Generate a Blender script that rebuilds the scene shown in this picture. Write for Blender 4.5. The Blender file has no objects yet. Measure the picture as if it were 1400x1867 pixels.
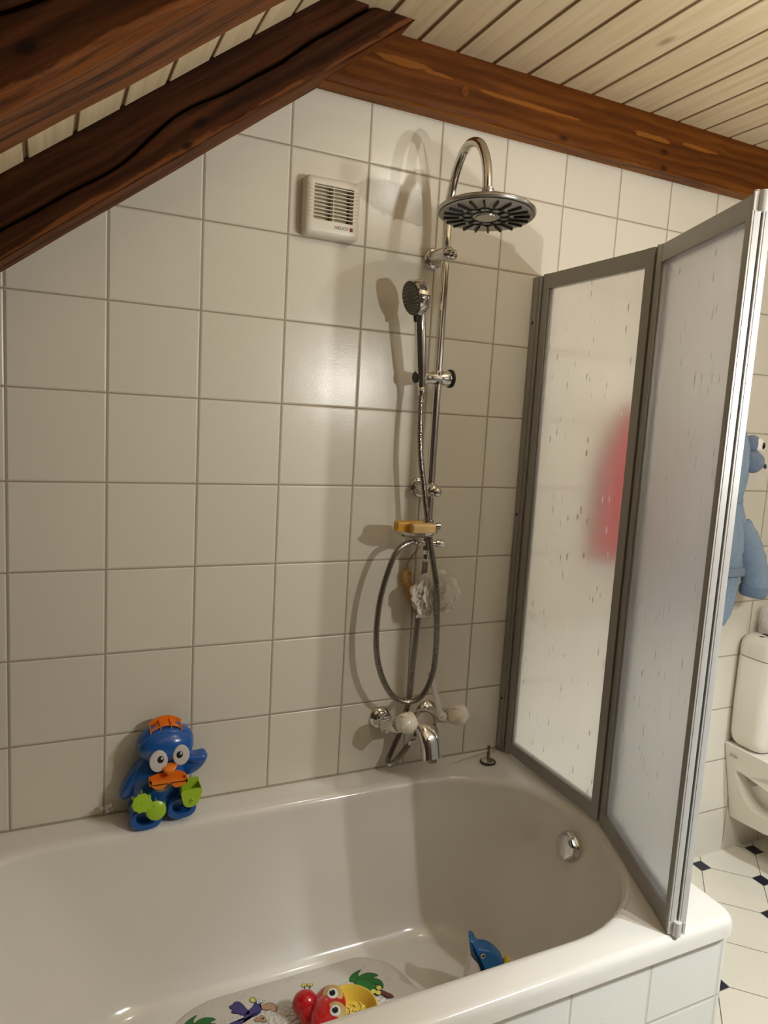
import bpy, bmesh, math, random
from mathutils import Vector, Matrix, noise

random.seed(7)
D = bpy.data
SC = bpy.context.scene
COL = SC.collection
PI = math.pi
V = Vector

# ------------------------------------------------------------------ camera, light, exposure
cam = D.cameras.new('camera')
cam.sensor_fit = 'VERTICAL'
cam.sensor_height = 24.0
cam.lens = 24.0 * 1304.9 / 1867.0
cam.clip_start = 0.02
camo = D.objects.new('camera', cam)
COL.objects.link(camo)
RC = [[0.904, -0.423, 0.057], [-0.003, -0.141, -0.990], [0.427, 0.895, -0.129]]   # rows: right, down, forward
_f = V(RC[2]).normalized()
_r = V(RC[0]); _r = (_r - _f * _r.dot(_f)).normalized()
_u = _r.cross(_f)
camo.matrix_world = Matrix(((_r.x, _u.x, -_f.x, 0.0771), (_r.y, _u.y, -_f.y, -1.7153), (_r.z, _u.z, -_f.z, 1.5539), (0, 0, 0, 1)))
SC.camera = camo

SC.view_settings.view_transform = 'Standard'
SC.view_settings.look = 'None'
SC.view_settings.exposure = 0.0
SC.view_settings.gamma = 1.0
SC.view_settings.use_curve_mapping = False

world = D.worlds.new('world')
SC.world = world
world.use_nodes = True
world.node_tree.nodes['Background'].inputs[0].default_value = (0.9, 0.95, 1.0, 1)
world.node_tree.nodes['Background'].inputs[1].default_value = 0.1

def lamp(name, loc, watts, color, radius):
    l = D.lights.new(name, 'POINT')
    l.energy = watts; l.color = color; l.shadow_soft_size = radius
    o = D.objects.new(name, l); o.location = loc
    COL.objects.link(o)
    return o

WARM = (1.0, 0.985, 0.94)
lamp('mirror_lamp', (1.635, -1.60, 1.80), 24, WARM, 0.012)
lamp('mirror_lamp', (1.405, -1.60, 1.71), 22, WARM, 0.012)
lamp('side_lamp', (2.90, -1.42, 1.86), 9, (1.0, 0.90, 0.74), 0.02)
lamp('ceiling_spot', (1.27, -0.86, 2.40), 3.8, WARM, 0.016)
sl_ = D.lights.new('added_downlight', 'SPOT')  # unseen spot, added to brighten the floor, apron and ledge
sl_.energy = 136; sl_.color = (0.83, 0.93, 1.0); sl_.shadow_soft_size = 0.04; sl_.spot_size = math.radians(68); sl_.spot_blend = 0.55
slo_ = D.objects.new('added_downlight', sl_); COL.objects.link(slo_)
slo_.location = (2.05, -1.95, 2.43)
slo_.rotation_euler = (V((1.90, -0.98, 0.0)) - V(slo_.location)).to_track_quat('-Z', 'Y').to_euler()

# ------------------------------------------------------------------ node helpers
class NT:
    def __init__(self, name):
        self.mat = D.materials.new(name)
        self.mat.use_nodes = True
        self.t = self.mat.node_tree
        self.b = self.t.nodes['Principled BSDF']
        self.out = self.t.nodes['Material Output']
        self._c = {}
    def n(self, typ, **kw):
        nd = self.t.nodes.new(typ)
        for k, v in kw.items(): setattr(nd, k, v)
        return nd
    def put(self, sock, v):
        if isinstance(v, bpy.types.NodeSocket): self.t.links.new(v, sock)
        elif v is not None: sock.default_value = v
    def m(self, op, a, b=None, c=None, clamp=False):
        nd = self.n('ShaderNodeMath', operation=op, use_clamp=clamp)
        self.put(nd.inputs[0], a); self.put(nd.inputs[1], b)
        if c is not None: self.put(nd.inputs[2], c)
        return nd.outputs[0]
    def coord(self):
        if 'co' not in self._c:
            self._c['co'] = self.n('ShaderNodeTexCoord').outputs['Object']
            s = self.n('ShaderNodeSeparateXYZ'); self.put(s.inputs[0], self._c['co'])
            self._c['xyz'] = s.outputs
        return self._c['co'], self._c['xyz']
    def comb(self, x, y, z):
        nd = self.n('ShaderNodeCombineXYZ')
        for i, v in enumerate((x, y, z)): self.put(nd.inputs[i], v)
        return nd.outputs[0]
    def noise(self, vec, scale, detail=3.0, rough=0.55, dist=0.0, col=False):
        nd = self.n('ShaderNodeTexNoise')
        self.put(nd.inputs['Vector'], vec)
        nd.inputs['Scale'].default_value = scale; nd.inputs['Detail'].default_value = detail
        nd.inputs['Roughness'].default_value = rough; nd.inputs['Distortion'].default_value = dist
        return nd.outputs['Color' if col else 'Fac']
    def mapv(self, vec, sc):
        nd = self.n('ShaderNodeMapping')
        self.put(nd.inputs[0], vec); nd.inputs['Scale'].default_value = sc
        return nd.outputs[0]
    def ss(self, x, lo, hi):
        nd = self.n('ShaderNodeMapRange', interpolation_type='SMOOTHSTEP')
        self.put(nd.inputs[0], x); self.put(nd.inputs[1], lo); self.put(nd.inputs[2], hi)
        nd.inputs[3].default_value = 0; nd.inputs[4].default_value = 1
        return nd.outputs[0]
    def mix(self, f, a, b):
        nd = self.n('ShaderNodeMix', data_type='RGBA')
        self.put(nd.inputs[0], f)
        self.put(nd.inputs[6], a if isinstance(a, bpy.types.NodeSocket) else (*a[:3], 1))
        self.put(nd.inputs[7], b if isinstance(b, bpy.types.NodeSocket) else (*b[:3], 1))
        return nd.outputs[2]
    def ramp(self, f, stops):
        nd = self.n('ShaderNodeValToRGB')
        self.put(nd.inputs[0], f)
        e = nd.color_ramp.elements
        while len(e) < len(stops): e.new(0.5)
        for el, (p, c) in zip(e, stops): el.position = p; el.color = (*c, 1)
        return nd.outputs[0]
    def bump(self, h, strength, dist, normal=None):
        nd = self.n('ShaderNodeBump')
        nd.inputs['Strength'].default_value = strength; nd.inputs['Distance'].default_value = dist
        self.put(nd.inputs['Height'], h); self.put(nd.inputs['Normal'], normal)
        return nd.outputs[0]
    def set(self, **kw):
        for k, v in kw.items():
            k = {'color': 'Base Color', 'rough': 'Roughness', 'metal': 'Metallic', 'normal': 'Normal', 'trans': 'Transmission Weight', 'ior': 'IOR',
                 'spec': 'Specular IOR Level', 'coat': 'Coat Weight', 'sheen': 'Sheen Weight', 'sss': 'Subsurface Weight', 'alpha': 'Alpha', 'coatr': 'Coat Roughness'}[k]
            if k == 'Base Color' and isinstance(v, tuple): v = (*v[:3], 1)
            self.put(self.b.inputs[k], v)
        return self.mat

def lin(r, g, b):
    f = lambda c: c / 12.92 if c <= 0.04045 else ((c + 0.055) / 1.055) ** 2.4
    return (f(r / 255), f(g / 255), f(b / 255))

def plain(name, color, rough=0.4, metal=0.0, bump=0.0, bscale=400.0, var=0.06, **kw):
    t = NT(name)
    co, _ = t.coord()
    nz = t.noise(co, 14.0, 3)
    dark = tuple(c * (1 - var) for c in color); lite = tuple(min(1, c * (1 + var)) for c in color)
    t.set(color=t.mix(nz, dark, lite), rough=rough, metal=metal, **kw)
    if bump: t.set(normal=t.bump(t.noise(co, bscale, 2), bump, 0.002))
    return t.mat

def grid(t, u, v, su, sv, hw):
    """mask = 1 on the tile, 0 in the joint; u, v sockets already offset"""
    def ax(x, s):
        fr = t.m('FRACT', t.m('DIVIDE', x, s))
        d = t.m('SUBTRACT', 0.5, t.m('ABSOLUTE', t.m('SUBTRACT', fr, 0.5)))
        return t.m('MULTIPLY', d, s)
    d = t.m('MINIMUM', ax(u, su), ax(v, sv))
    return d, t.m('FLOOR', t.m('DIVIDE', u, su)), t.m('FLOOR', t.m('DIVIDE', v, sv))

def tile_mat(name, axes, off, size=0.2, tone=lin(226, 220, 205), grout=lin(165, 152, 132), hw=0.0015, rough=0.24):
    t = NT(name)
    co, xyz = t.coord()
    u = t.m('SUBTRACT', xyz[axes[0]], off[0] - 20 * size)
    v = t.m('SUBTRACT', xyz[axes[1]], off[1] - 20 * size)
    d, iu, iv = grid(t, u, v, size, size, hw)
    mask = t.ss(d, hw - 0.0003, hw + 0.0009)
    wn = t.n('ShaderNodeTexWhiteNoise', noise_dimensions='3D')
    t.put(wn.inputs['Vector'], t.comb(iu, iv, 0.0))
    tint = t.m('MULTIPLY_ADD', wn.outputs[0], 0.05, 0.95)
    tc = t.n('ShaderNodeMix', data_type='RGBA', blend_type='MULTIPLY')
    tc.inputs[0].default_value = 1
    tc.inputs[6].default_value = (*tone, 1)
    t.put(tc.inputs[7], t.comb(tint, tint, tint))
    color = t.mix(mask, grout, tc.outputs[2])
    edge = t.ss(d, hw, hw + 0.0035)
    tilt = t.m('MULTIPLY', t.m('ADD', t.m('MULTIPLY', t.m('FRACT', t.m('DIVIDE', u, size)), t.m('SUBTRACT', wn.outputs[0], 0.5)),
                               t.m('MULTIPLY', t.m('FRACT', t.m('DIVIDE', v, size)), t.m('SUBTRACT', t.m('FRACT', t.m('MULTIPLY', wn.outputs[0], 7.3)), 0.5))), 0.45)
    h = t.m('ADD', t.m('MULTIPLY', edge, 1.0), tilt)
    nb = t.bump(h, 0.8, 0.0016)
    peel = t.noise(co, 230.0, 2.0, 0.6)
    nb2 = t.bump(peel, 0.13, 0.0012, nb)
    nb3 = t.bump(t.noise(co, 6.0, 2.0), 0.25, 0.004, nb2)
    t.set(color=color, rough=t.m('MULTIPLY_ADD', mask, rough - 0.8, 0.8), normal=nb3)
    return t.mat

def wood_mat(name, dark, mid, lite, axis=0, rough=0.5, knots=(), patches=(), patch_col=None, fine=1.0, stretch=1.0, spec=0.12, lit_wear=None):
    """grain runs along the object's own axis; knots: (a, b, r); patches: (a, b, ra, rb); a along, b = local z"""
    t = NT(name)
    co, xyz = t.coord()
    sc = [14.0, 14.0, 14.0]; sc[axis] = 0.9 * stretch
    warp = t.noise(co, 3.0, 3, 0.5, 0, True)
    wv = t.n('ShaderNodeVectorMath', operation='MULTIPLY_ADD')
    t.put(wv.inputs[0], warp); wv.inputs[1].default_value = (0.05, 0.05, 0.05); t.put(wv.inputs[2], co)
    p = wv.outputs[0]
    kn = None
    for (a, b, r) in knots:
        dx = t.m('MULTIPLY', t.m('SUBTRACT', xyz[axis], a), 0.5)
        dz = t.m('SUBTRACT', xyz[2], b)
        dd = t.m('SQRT', t.m('ADD', t.m('MULTIPLY', dx, dx), t.m('MULTIPLY', dz, dz)))
        k = t.m('SUBTRACT', 1.0, t.ss(dd, r * 0.25, r))
        kn = k if kn is None else t.m('MAXIMUM', kn, k)
    n1 = t.noise(t.mapv(p, tuple(sc)), 1.6, 6, 0.62, 0.8)
    s2 = [s * 9 for s in sc]; s2[axis] = sc[axis] * 5
    n2 = t.noise(t.mapv(co, tuple(s2)), 1.2, 4, 0.7)
    g = t.m('MULTIPLY_ADD', t.m('SUBTRACT', n2, 0.5), 0.55 * fine, n1)
    band = t.n('ShaderNodeTexWave', wave_type='BANDS', bands_direction='Z', wave_profile='SIN')
    s3 = [10.0, 10.0, 10.0]; s3[axis] = 0.7
    t.put(band.inputs['Vector'], t.mapv(p, tuple(s3)))
    band.inputs['Scale'].default_value = 1.1; band.inputs['Distortion'].default_value = 7.0
    band.inputs['Detail'].default_value = 3.0; band.inputs['Detail Scale'].default_value = 0.7
    g = t.m('MULTIPLY_ADD', t.m('SUBTRACT', band.outputs['Fac'], 0.5), 0.16, g)
    color = t.ramp(g, [(0.28, dark), (0.5, mid), (0.74, lite)])
    if patches:
        pm = None
        wob = t.noise(t.mapv(co, tuple(60.0 if i != axis else 12.0 for i in range(3))), 1.0, 4, 0.6)
        for (a, b, ra, rb) in patches:
            dx = t.m('DIVIDE', t.m('SUBTRACT', xyz[axis], a), ra)
            dz = t.m('DIVIDE', t.m('SUBTRACT', xyz[2], b), rb)
            dd = t.m('ADD', t.m('SQRT', t.m('ADD', t.m('MULTIPLY', dx, dx), t.m('MULTIPLY', dz, dz))), t.m('MULTIPLY', t.m('SUBTRACT', wob, 0.5), 2.4))
            k = t.m('SUBTRACT', 1.0, t.ss(dd, 0.85, 0.98))
            pm = k if pm is None else t.m('MAXIMUM', pm, k)
        color = t.mix(t.m('MULTIPLY', pm, 0.75), color, patch_col or lite)
    if lit_wear:                                   # worn arris and lit look of the underside, both painted paler, ragged outline
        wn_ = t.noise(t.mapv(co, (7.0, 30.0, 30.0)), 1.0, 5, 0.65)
        hz = t.m('ADD', xyz[2], t.m('MULTIPLY', t.m('SUBTRACT', wn_, 0.5), lit_wear * 3.2))
        color = t.mix(t.m('MULTIPLY', t.m('SUBTRACT', 1.0, t.ss(hz, lit_wear * 0.6, lit_wear * 1.1)), t.m('MULTIPLY', t.ss(g, 0.30, 0.62), 0.75)), color, patch_col or lite)
    if kn is not None:
        color = t.mix(t.m('MULTIPLY', kn, 0.85), color, tuple(c * 0.35 for c in dark))
    t.set(color=color, rough=rough, spec=spec, normal=t.bump(g, 0.35, 0.004))
    return t.mat

# ------------------------------------------------------------------ mesh builder
def frame(axis):
    a = V(axis).normalized()
    h = V((0, 0, 1)) if abs(a.z) < 0.9 else V((1, 0, 0))
    u = h.cross(a).normalized(); v = a.cross(u)
    return u, v, a

class MB:
    def __init__(self):
        self.v = []; self.f = []; self.mi = []; self.cur = 0
    def add(self, vs, fs):
        o = len(self.v)
        self.v += [tuple(p) for p in vs]
        self.f += [tuple(i + o for i in f) for f in fs]
        self.mi += [self.cur] * len(fs)
        return self
    def box(self, x0, x1, y0, y1, z0, z1, M=None):
        vs = [V((x, y, z)) for x in (x0, x1) for y in (y0, y1) for z in (z0, z1)]
        if M: vs = [M @ p for p in vs]
        return self.add(vs, [(0, 1, 3, 2), (4, 6, 7, 5), (0, 4, 5, 1), (2, 3, 7, 6), (0, 2, 6, 4), (1, 5, 7, 3)])
    def loft(self, rings, closed=True, cap0=True, cap1=True):
        n = len(rings[0]); vs = [p for r in rings for p in r]; fs = []
        for i in range(len(rings) - 1):
            for j in range(n if closed else n - 1):
                k = (j + 1) % n
                fs.append((i * n + j, i * n + k, (i + 1) * n + k, (i + 1) * n + j))
        if cap0: fs.append(tuple(range(n - 1, -1, -1)))
        if cap1: fs.append(tuple((len(rings) - 1) * n + j for j in range(n)))
        return self.add(vs, fs)
    def lathe(self, prof, origin=(0, 0, 0), axis=(0, 0, 1), n=32, sx=1.0, fn=None):
        u, v, a = frame(axis); o = V(origin); rings = []
        for (r, h) in prof:
            ring = []
            for j in range(n):
                t = 2 * PI * j / n
                q = r * (fn(t, r, h) if fn else 1)
                ring.append(o + u * (q * sx * math.cos(t)) + v * (q * math.sin(t)) + a * h)
            rings.append(ring)
        return self.loft(rings)
    def cyl(self, p0, p1, r0, r1=None, n=24):
        d = V(p1) - V(p0)
        return self.lathe([(r0, 0), (r0 if r1 is None else r1, d.length)], p0, d, n)
    def tube(self, pts, rad, n=12, closed=False):
        pts = [V(p) for p in pts]; N = len(pts)
        rf = rad if callable(rad) else (lambda i: rad if not isinstance(rad, (list, tuple)) else rad[i])
        T = [(pts[(i + 1) % N if closed else min(i + 1, N - 1)] - pts[(i - 1) % N if closed else max(i - 1, 0)]).normalized() for i in range(N)]
        u, v, _ = frame(T[0]); rings = []
        for i in range(N):
            u = (u - T[i] * u.dot(T[i])).normalized(); v = T[i].cross(u)
            r = rf(i)
            rings.append([pts[i] + (u * math.cos(2 * PI * j / n) + v * math.sin(2 * PI * j / n)) * r for j in range(n)])
        if closed:
            rings.append(rings[0]); return self.loft(rings, True, False, False)
        return self.loft(rings)
    def ell(self, c, r, M=None, nu=32, nv=20, fn=None):
        c = V(c); M = M or Matrix.Identity(3); rings = []
        for i in range(nv + 1):
            ph = PI * i / nv; s = max(math.sin(ph), 1e-3)
            ring = []
            for j in range(nu):
                t = 2 * PI * j / nu
                p = V((s * math.cos(t), s * math.sin(t), -math.cos(ph)))
                if fn: p = p * fn(p)
                ring.append(c + M @ V((p.x * r[0], p.y * r[1], p.z * r[2])))
            rings.append(ring)
        return self.loft(rings)
    def prism(self, poly, o, u, v, d):
        """polygon (a, b) -> o + a u + b v, extruded by vector d"""
        o, u, v, d = V(o), V(u), V(v), V(d)
        p = [o + u * a + v * b for a, b in poly]; n = len(p)
        fs = [tuple(range(n - 1, -1, -1)), tuple(range(n, 2 * n))] + [(i, (i + 1) % n, n + (i + 1) % n, n + i) for i in range(n)]
        return self.add(p + [q + d for q in p], fs)
    def dome(self, poly, o, u, v, nrm, h, steps=5, edge=0.0, shrink=1.0):
        """puffy closed shape over an outline: edge wall, then rounded top; flat back"""
        o, u, v, nrm = V(o), V(u), V(v), V(nrm)
        ca = sum(p[0] for p in poly) / len(poly); cb = sum(p[1] for p in poly) / len(poly)
        rings = [[o + u * a + v * b for a, b in poly]]
        for k in range(steps + 1):
            t = k / steps * PI / 2
            s = 1 - shrink * (1 - math.cos(t)) if k < steps else max(1 - shrink, 0.02)
            hh = edge + (h - edge) * math.sin(t)
            rings.append([o + u * (ca + (a - ca) * s) + v * (cb + (b - cb) * s) + nrm * hh for a, b in poly])
        return self.loft(rings)

def link(o, parent=None):
    COL.objects.link(o)
    if parent: o.parent = parent
    return o

def obj(name, mb, mat, parent=None, smooth=40, bevel=0, seg=2, subsurf=0, label=None, loc=None, rot=None):
    me = D.meshes.new(name)
    me.from_pydata(mb.v, [], mb.f)
    mats = mat if isinstance(mat, (list, tuple)) else [mat]
    for m in mats: me.materials.append(m)
    if len(mats) > 1:
        me.polygons.foreach_set('material_index', mb.mi)
    bm = bmesh.new(); bm.from_mesh(me)
    bmesh.ops.remove_doubles(bm, verts=bm.verts, dist=1e-6)
    bmesh.ops.recalc_face_normals(bm, faces=bm.faces)
    bm.to_mesh(me); bm.free()
    if smooth:
        me.shade_smooth()
        me.set_sharp_from_angle(angle=math.radians(smooth))
    o = D.objects.new(name, me)
    link(o, parent)
    if loc: o.location = loc
    if rot: o.rotation_euler = rot
    if bevel:
        b = o.modifiers.new('bevel', 'BEVEL'); b.width = bevel; b.segments = seg; b.limit_method = 'ANGLE'; b.angle_limit = math.radians(35)
        b.harden_normals = True
    if subsurf:
        s = o.modifiers.new('subsurf', 'SUBSURF'); s.levels = subsurf; s.render_levels = subsurf
    if label: o['label'] = label
    return o

def tag(o, label, cat, group=None, kind=None):
    o['label'] = label; o['category'] = cat
    if group: o['group'] = group
    if kind: o['kind'] = kind
    return o

def thing(name, label, cat, loc=(0, 0, 0), group=None):
    o = D.objects.new(name, None)
    o.empty_display_size = 0.05
    link(o)
    o.location = loc
    return tag(o, label, cat, group)

def struct(name, mb, mat, label=None, parent=None, **kw):
    o = obj(name, mb, mat, parent, **kw)
    o['kind'] = 'structure'
    if label: o['label'] = label
    return o

def at(parent, o):
    """keep world geometry of a child whose mesh is in world coordinates"""
    o.location = -V(parent.location)
    return o

def text_mesh(curve, parent):
    tmp = D.objects.new('tmp', curve); COL.objects.link(tmp)
    bpy.context.view_layer.update()
    me = D.meshes.new_from_object(tmp.evaluated_get(bpy.context.evaluated_depsgraph_get()))
    D.objects.remove(tmp); D.curves.remove(curve)
    return link(D.objects.new('lettering', me), parent)

def spline(pts, n):
    """Catmull-Rom through pts, about n samples evenly by arc length"""
    P = [V(p) for p in pts]; P = [P[0] * 2 - P[1]] + P + [P[-1] * 2 - P[-2]]
    out = []
    for i in range(1, len(P) - 2):
        p0, p1, p2, p3 = P[i - 1:i + 3]
        for k in range(24):
            t = k / 24
            out.append(0.5 * ((2 * p1) + (p2 - p0) * t + (2 * p0 - 5 * p1 + 4 * p2 - p3) * t * t + (3 * p1 - p0 - 3 * p2 + p3) * t ** 3))
    out.append(P[-2])
    L = [0.0]
    for a, b in zip(out, out[1:]): L.append(L[-1] + (b - a).length)
    res = []; j = 0
    for k in range(n + 1):
        s = L[-1] * k / n
        while j < len(L) - 2 and L[j + 1] < s: j += 1
        f = (s - L[j]) / max(L[j + 1] - L[j], 1e-9)
        res.append(out[j].lerp(out[j + 1], min(max(f, 0), 1)))
    return res, L[-1]

def smooth_closed(poly, n=4):
    """closed Catmull-Rom in 2D"""
    N = len(poly); out = []
    for i in range(N):
        p0, p1, p2, p3 = [V(poly[(i + k) % N]) for k in (-1, 0, 1, 2)]
        for k in range(n):
            t = k / n
            q = 0.5 * ((2 * p1) + (p2 - p0) * t + (2 * p0 - 5 * p1 + 4 * p2 - p3) * t * t + (3 * p1 - p0 - 3 * p2 + p3) * t ** 3)
            out.append((q.x, q.y))
    return out

def rrect(x0, x1, y0, y1, r, n=10, z=0.0):
    out = []
    for cx, cy, a0 in ((x1 - r, y1 - r, 0), (x0 + r, y1 - r, PI / 2), (x0 + r, y0 + r, PI), (x1 - r, y0 + r, 1.5 * PI)):
        for k in range(n + 1):
            a = a0 + PI / 2 * k / n
            out.append(V((cx + r * math.cos(a), cy + r * math.sin(a), z)))
    return out

# ------------------------------------------------------------------ materials
M_tile = tile_mat('white_wall_tile', (0, 2), (0.0, 0.576))
M_tile_side = tile_mat('white_wall_tile_side', (1, 2), (0.0, 0.576))
M_apron = tile_mat('white_apron_tile', (0, 2), (0.755, 0.383), tone=lin(236, 236, 230), grout=lin(215, 212, 200), rough=0.2)
M_apron_side = tile_mat('white_apron_tile_side', (1, 2), (0.0, 0.383), tone=lin(236, 236, 230), grout=lin(215, 212, 200), rough=0.2)
M_enamel = plain('bath_enamel', lin(232, 229, 222), 0.12, var=0.01, coat=0.3)
M_ceramic = plain('toilet_ceramic', lin(232, 227, 215), 0.15, var=0.01)
M_chrome = plain('chrome', (0.70, 0.69, 0.67), 0.05, 1.0, var=0.02)
M_hosemetal = plain('hose_metal', (0.36, 0.33, 0.29), 0.25, 1.0, var=0.05)
M_alu = plain('satin_aluminium', (0.36, 0.35, 0.325), 0.42, 0.7, var=0.03, bump=0.02)
M_alu_light = plain('pale_aluminium', (0.66, 0.66, 0.65), 0.4, 0.3, var=0.06)
M_black = plain('black_rubber', (0.012, 0.012, 0.012), 0.5)
M_white = plain('white_plastic', lin(228, 220, 205), 0.35, var=0.02)
M_grey = plain('grey_plastic', lin(150, 148, 140), 0.35)
M_slat_dark = plain('dark_cavity', lin(60, 52, 38), 0.7)
M_slat_back = plain('beige_damper', lin(196, 186, 150), 0.6)
M_red_lens = plain('red_lens', lin(110, 10, 12), 0.2)
M_ink = plain('printed_ink', lin(70, 60, 50), 0.6)

def floor_mat():
    t = NT('octagon_floor_tile')
    co, xyz = t.coord()
    q = 0.2
    dx = t.m('SUBTRACT', xyz[0], 2.2415); dy = t.m('SUBTRACT', xyz[1], -0.0445)
    a = t.m('MULTIPLY_ADD', t.m('ADD', dx, dy), math.sqrt(0.5), 40 * q + q / 2)
    b = t.m('MULTIPLY_ADD', t.m('SUBTRACT', dx, dy), math.sqrt(0.5), 40 * q + q / 2)
    def cen(x):
        return t.m('SUBTRACT', t.m('MULTIPLY', t.m('FRACT', t.m('DIVIDE', x, q)), q), q / 2)
    u, v = cen(a), cen(b)                       # distance from nearest dot centre
    l1 = t.m('ADD', t.m('ABSOLUTE', u), t.m('ABSOLUTE', v))
    dot = t.m('SUBTRACT', 1.0, t.ss(l1, 0.0315, 0.0325))
    near = t.m('MINIMUM', t.m('ABSOLUTE', u), t.m('ABSOLUTE', v))
    ring = t.m('ABSOLUTE', t.m('SUBTRACT', l1, 0.0335))
    g = t.m('MINIMUM', near, t.m('MULTIPLY', ring, 0.9))
    mask = t.m('MAXIMUM', t.ss(g, 0.0009, 0.0016), dot)
    wn = t.n('ShaderNodeTexNoise'); t.put(wn.inputs['Vector'], co); wn.inputs['Scale'].default_value = 5
    tile = t.mix(wn.outputs['Fac'], lin(222, 217, 202), lin(232, 227, 213))
    color = t.mix(dot, t.mix(mask, lin(92, 84, 70), tile), lin(18, 22, 48))
    t.set(color=color, rough=t.m('MULTIPLY_ADD', mask, -0.5, 0.75), normal=t.bump(mask, 0.5, 0.001))
    return t.mat

def boards_mat():
    t = NT('whitewashed_pine_board')
    co, xyz = t.coord()
    # board number from the position along local x
    idx = t.m('FLOOR', t.m('DIVIDE', t.m('ADD', xyz[0], 5.0), 0.1075))
    off = t.comb(t.m('MULTIPLY', idx, 3.7), t.m('MULTIPLY', idx, 11.3), t.m('MULTIPLY', idx, 5.1))
    ad = t.n('ShaderNodeVectorMath', operation='ADD'); t.put(ad.inputs[0], co); t.put(ad.inputs[1], off)
    p = ad.outputs[0]
    g1 = t.noise(t.mapv(p, (40.0, 1.6, 40.0)), 1.0, 5, 0.6, 0.6)
    g2 = t.noise(t.mapv(p, (170.0, 5.0, 170.0)), 1.0, 3, 0.6)
    vo = t.n('ShaderNodeTexVoronoi', feature='F1'); t.put(vo.inputs['Vector'], t.mapv(p, (7.0, 3.0, 0.0))); vo.inputs['Scale'].default_value = 1.0
    wn = t.m('SUBTRACT', 1.0, t.ss(vo.outputs['Distance'], 0.03, 0.13))
    sx = t.n('ShaderNodeSeparateColor'); t.put(sx.inputs[0], vo.outputs['Color'])
    knot = t.m('MULTIPLY', wn, t.m('GREATER_THAN', sx.outputs[0], 0.3))
    g = t.m('ADD', t.m('MULTIPLY', g1, 0.7), t.m('MULTIPLY', g2, 0.3))
    col = t.ramp(g, [(0.3, lin(206, 182, 142)), (0.55, lin(224, 204, 168)), (0.75, lin(234, 218, 188))])
    col = t.mix(t.m('MULTIPLY', knot, 0.8), col, lin(132, 100, 70))
    groove = t.ss(xyz[2], 0.002, 0.003)
    col = t.mix(groove, col, lin(140, 112, 82))
    t.set(color=col, rough=0.6, normal=t.bump(g, 0.15, 0.002))
    return t.mat

def glass_mat():
    """frosted plastic pane with water beads standing on it"""
    t = NT('frosted_pane')
    co, xyz = t.coord()
    vo = t.n('ShaderNodeTexVoronoi', feature='F1'); t.put(vo.inputs['Vector'], t.mapv(co, (80.0, 80.0, 24.0))); vo.inputs['Scale'].default_value = 1
    sx = t.n('ShaderNodeSeparateColor'); t.put(sx.inputs[0], vo.outputs['Color'])
    bead = t.m('MULTIPLY', t.m('SUBTRACT', 1.0, t.ss(vo.outputs['Distance'], 0.05, 0.28)), t.m('GREATER_THAN', sx.outputs[1], 0.78))
    nb = t.bump(t.noise(co, 700.0, 2), 0.08, 0.0008)
    nb = t.bump(bead, 1.0, 0.004, nb)
    t.set(color=(1.0, 1.0, 1.0), rough=0.33, trans=1.0, ior=1.22, normal=nb)
    tr = t.n('ShaderNodeBsdfTranslucent'); tr.inputs[0].default_value = (0.94, 0.92, 0.90, 1)
    df = t.n('ShaderNodeBsdfDiffuse'); df.inputs[0].default_value = (0.72, 0.70, 0.69, 1)
    mx = t.n('ShaderNodeMixShader'); mx.inputs[0].default_value = 0.35
    t.put(mx.inputs[1], tr.outputs[0]); t.put(mx.inputs[2], df.outputs[0])
    m2 = t.n('ShaderNodeMixShader'); m2.inputs[0].default_value = 0.17
    t.put(m2.inputs[1], t.b.outputs[0]); t.put(m2.inputs[2], mx.outputs[0])
    t.put(t.out.inputs[0], m2.outputs[0])
    return t.mat

def terry(name, c, scale=190.0, bump=1.0):
    t = NT(name)
    co, _ = t.coord()
    nz = t.noise(co, scale, 3, 0.7)
    big = t.noise(co, 9.0, 3)
    col = t.mix(t.m('ADD', t.m('MULTIPLY', nz, 0.6), t.m('MULTIPLY', big, 0.4)), tuple(x * 0.72 for x in c), tuple(min(1, x * 1.22) for x in c))
    t.set(color=col, rough=0.95, sheen=0.4, normal=t.bump(nz, bump, 0.010))
    return t.mat

M_floor = floor_mat(); M_boards = boards_mat(); M_pane = glass_mat()
M_plaster = plain('brown_plaster', lin(64, 50, 38), 0.8, bump=0.1, bscale=120)

# ------------------------------------------------------------------ room shell
XL, XR, YF, ZC = -0.36, 3.25, -2.45, 2.463
struct('wall_back', MB().box(XL - 0.1, XR + 0.1, 0.0, 0.1, 0.0, 2.7), M_tile, smooth=0)
struct('wall_left', MB().box(XL - 0.1, XL, YF, 0.0, 0.0, 2.7), M_plaster, smooth=0)
struct('wall_right', MB().box(XR, XR + 0.1, YF, 0.0, 0.0, 2.7), M_plaster, smooth=0)
struct('wall_front', MB().box(XL - 0.1, XR + 0.1, YF - 0.1, YF, 0.0, 2.7), M_plaster, smooth=0)
struct('floor', MB().box(XL - 0.1, XR + 0.1, YF - 0.1, 0.1, -0.1, 0.0), M_floor, smooth=0)

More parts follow.
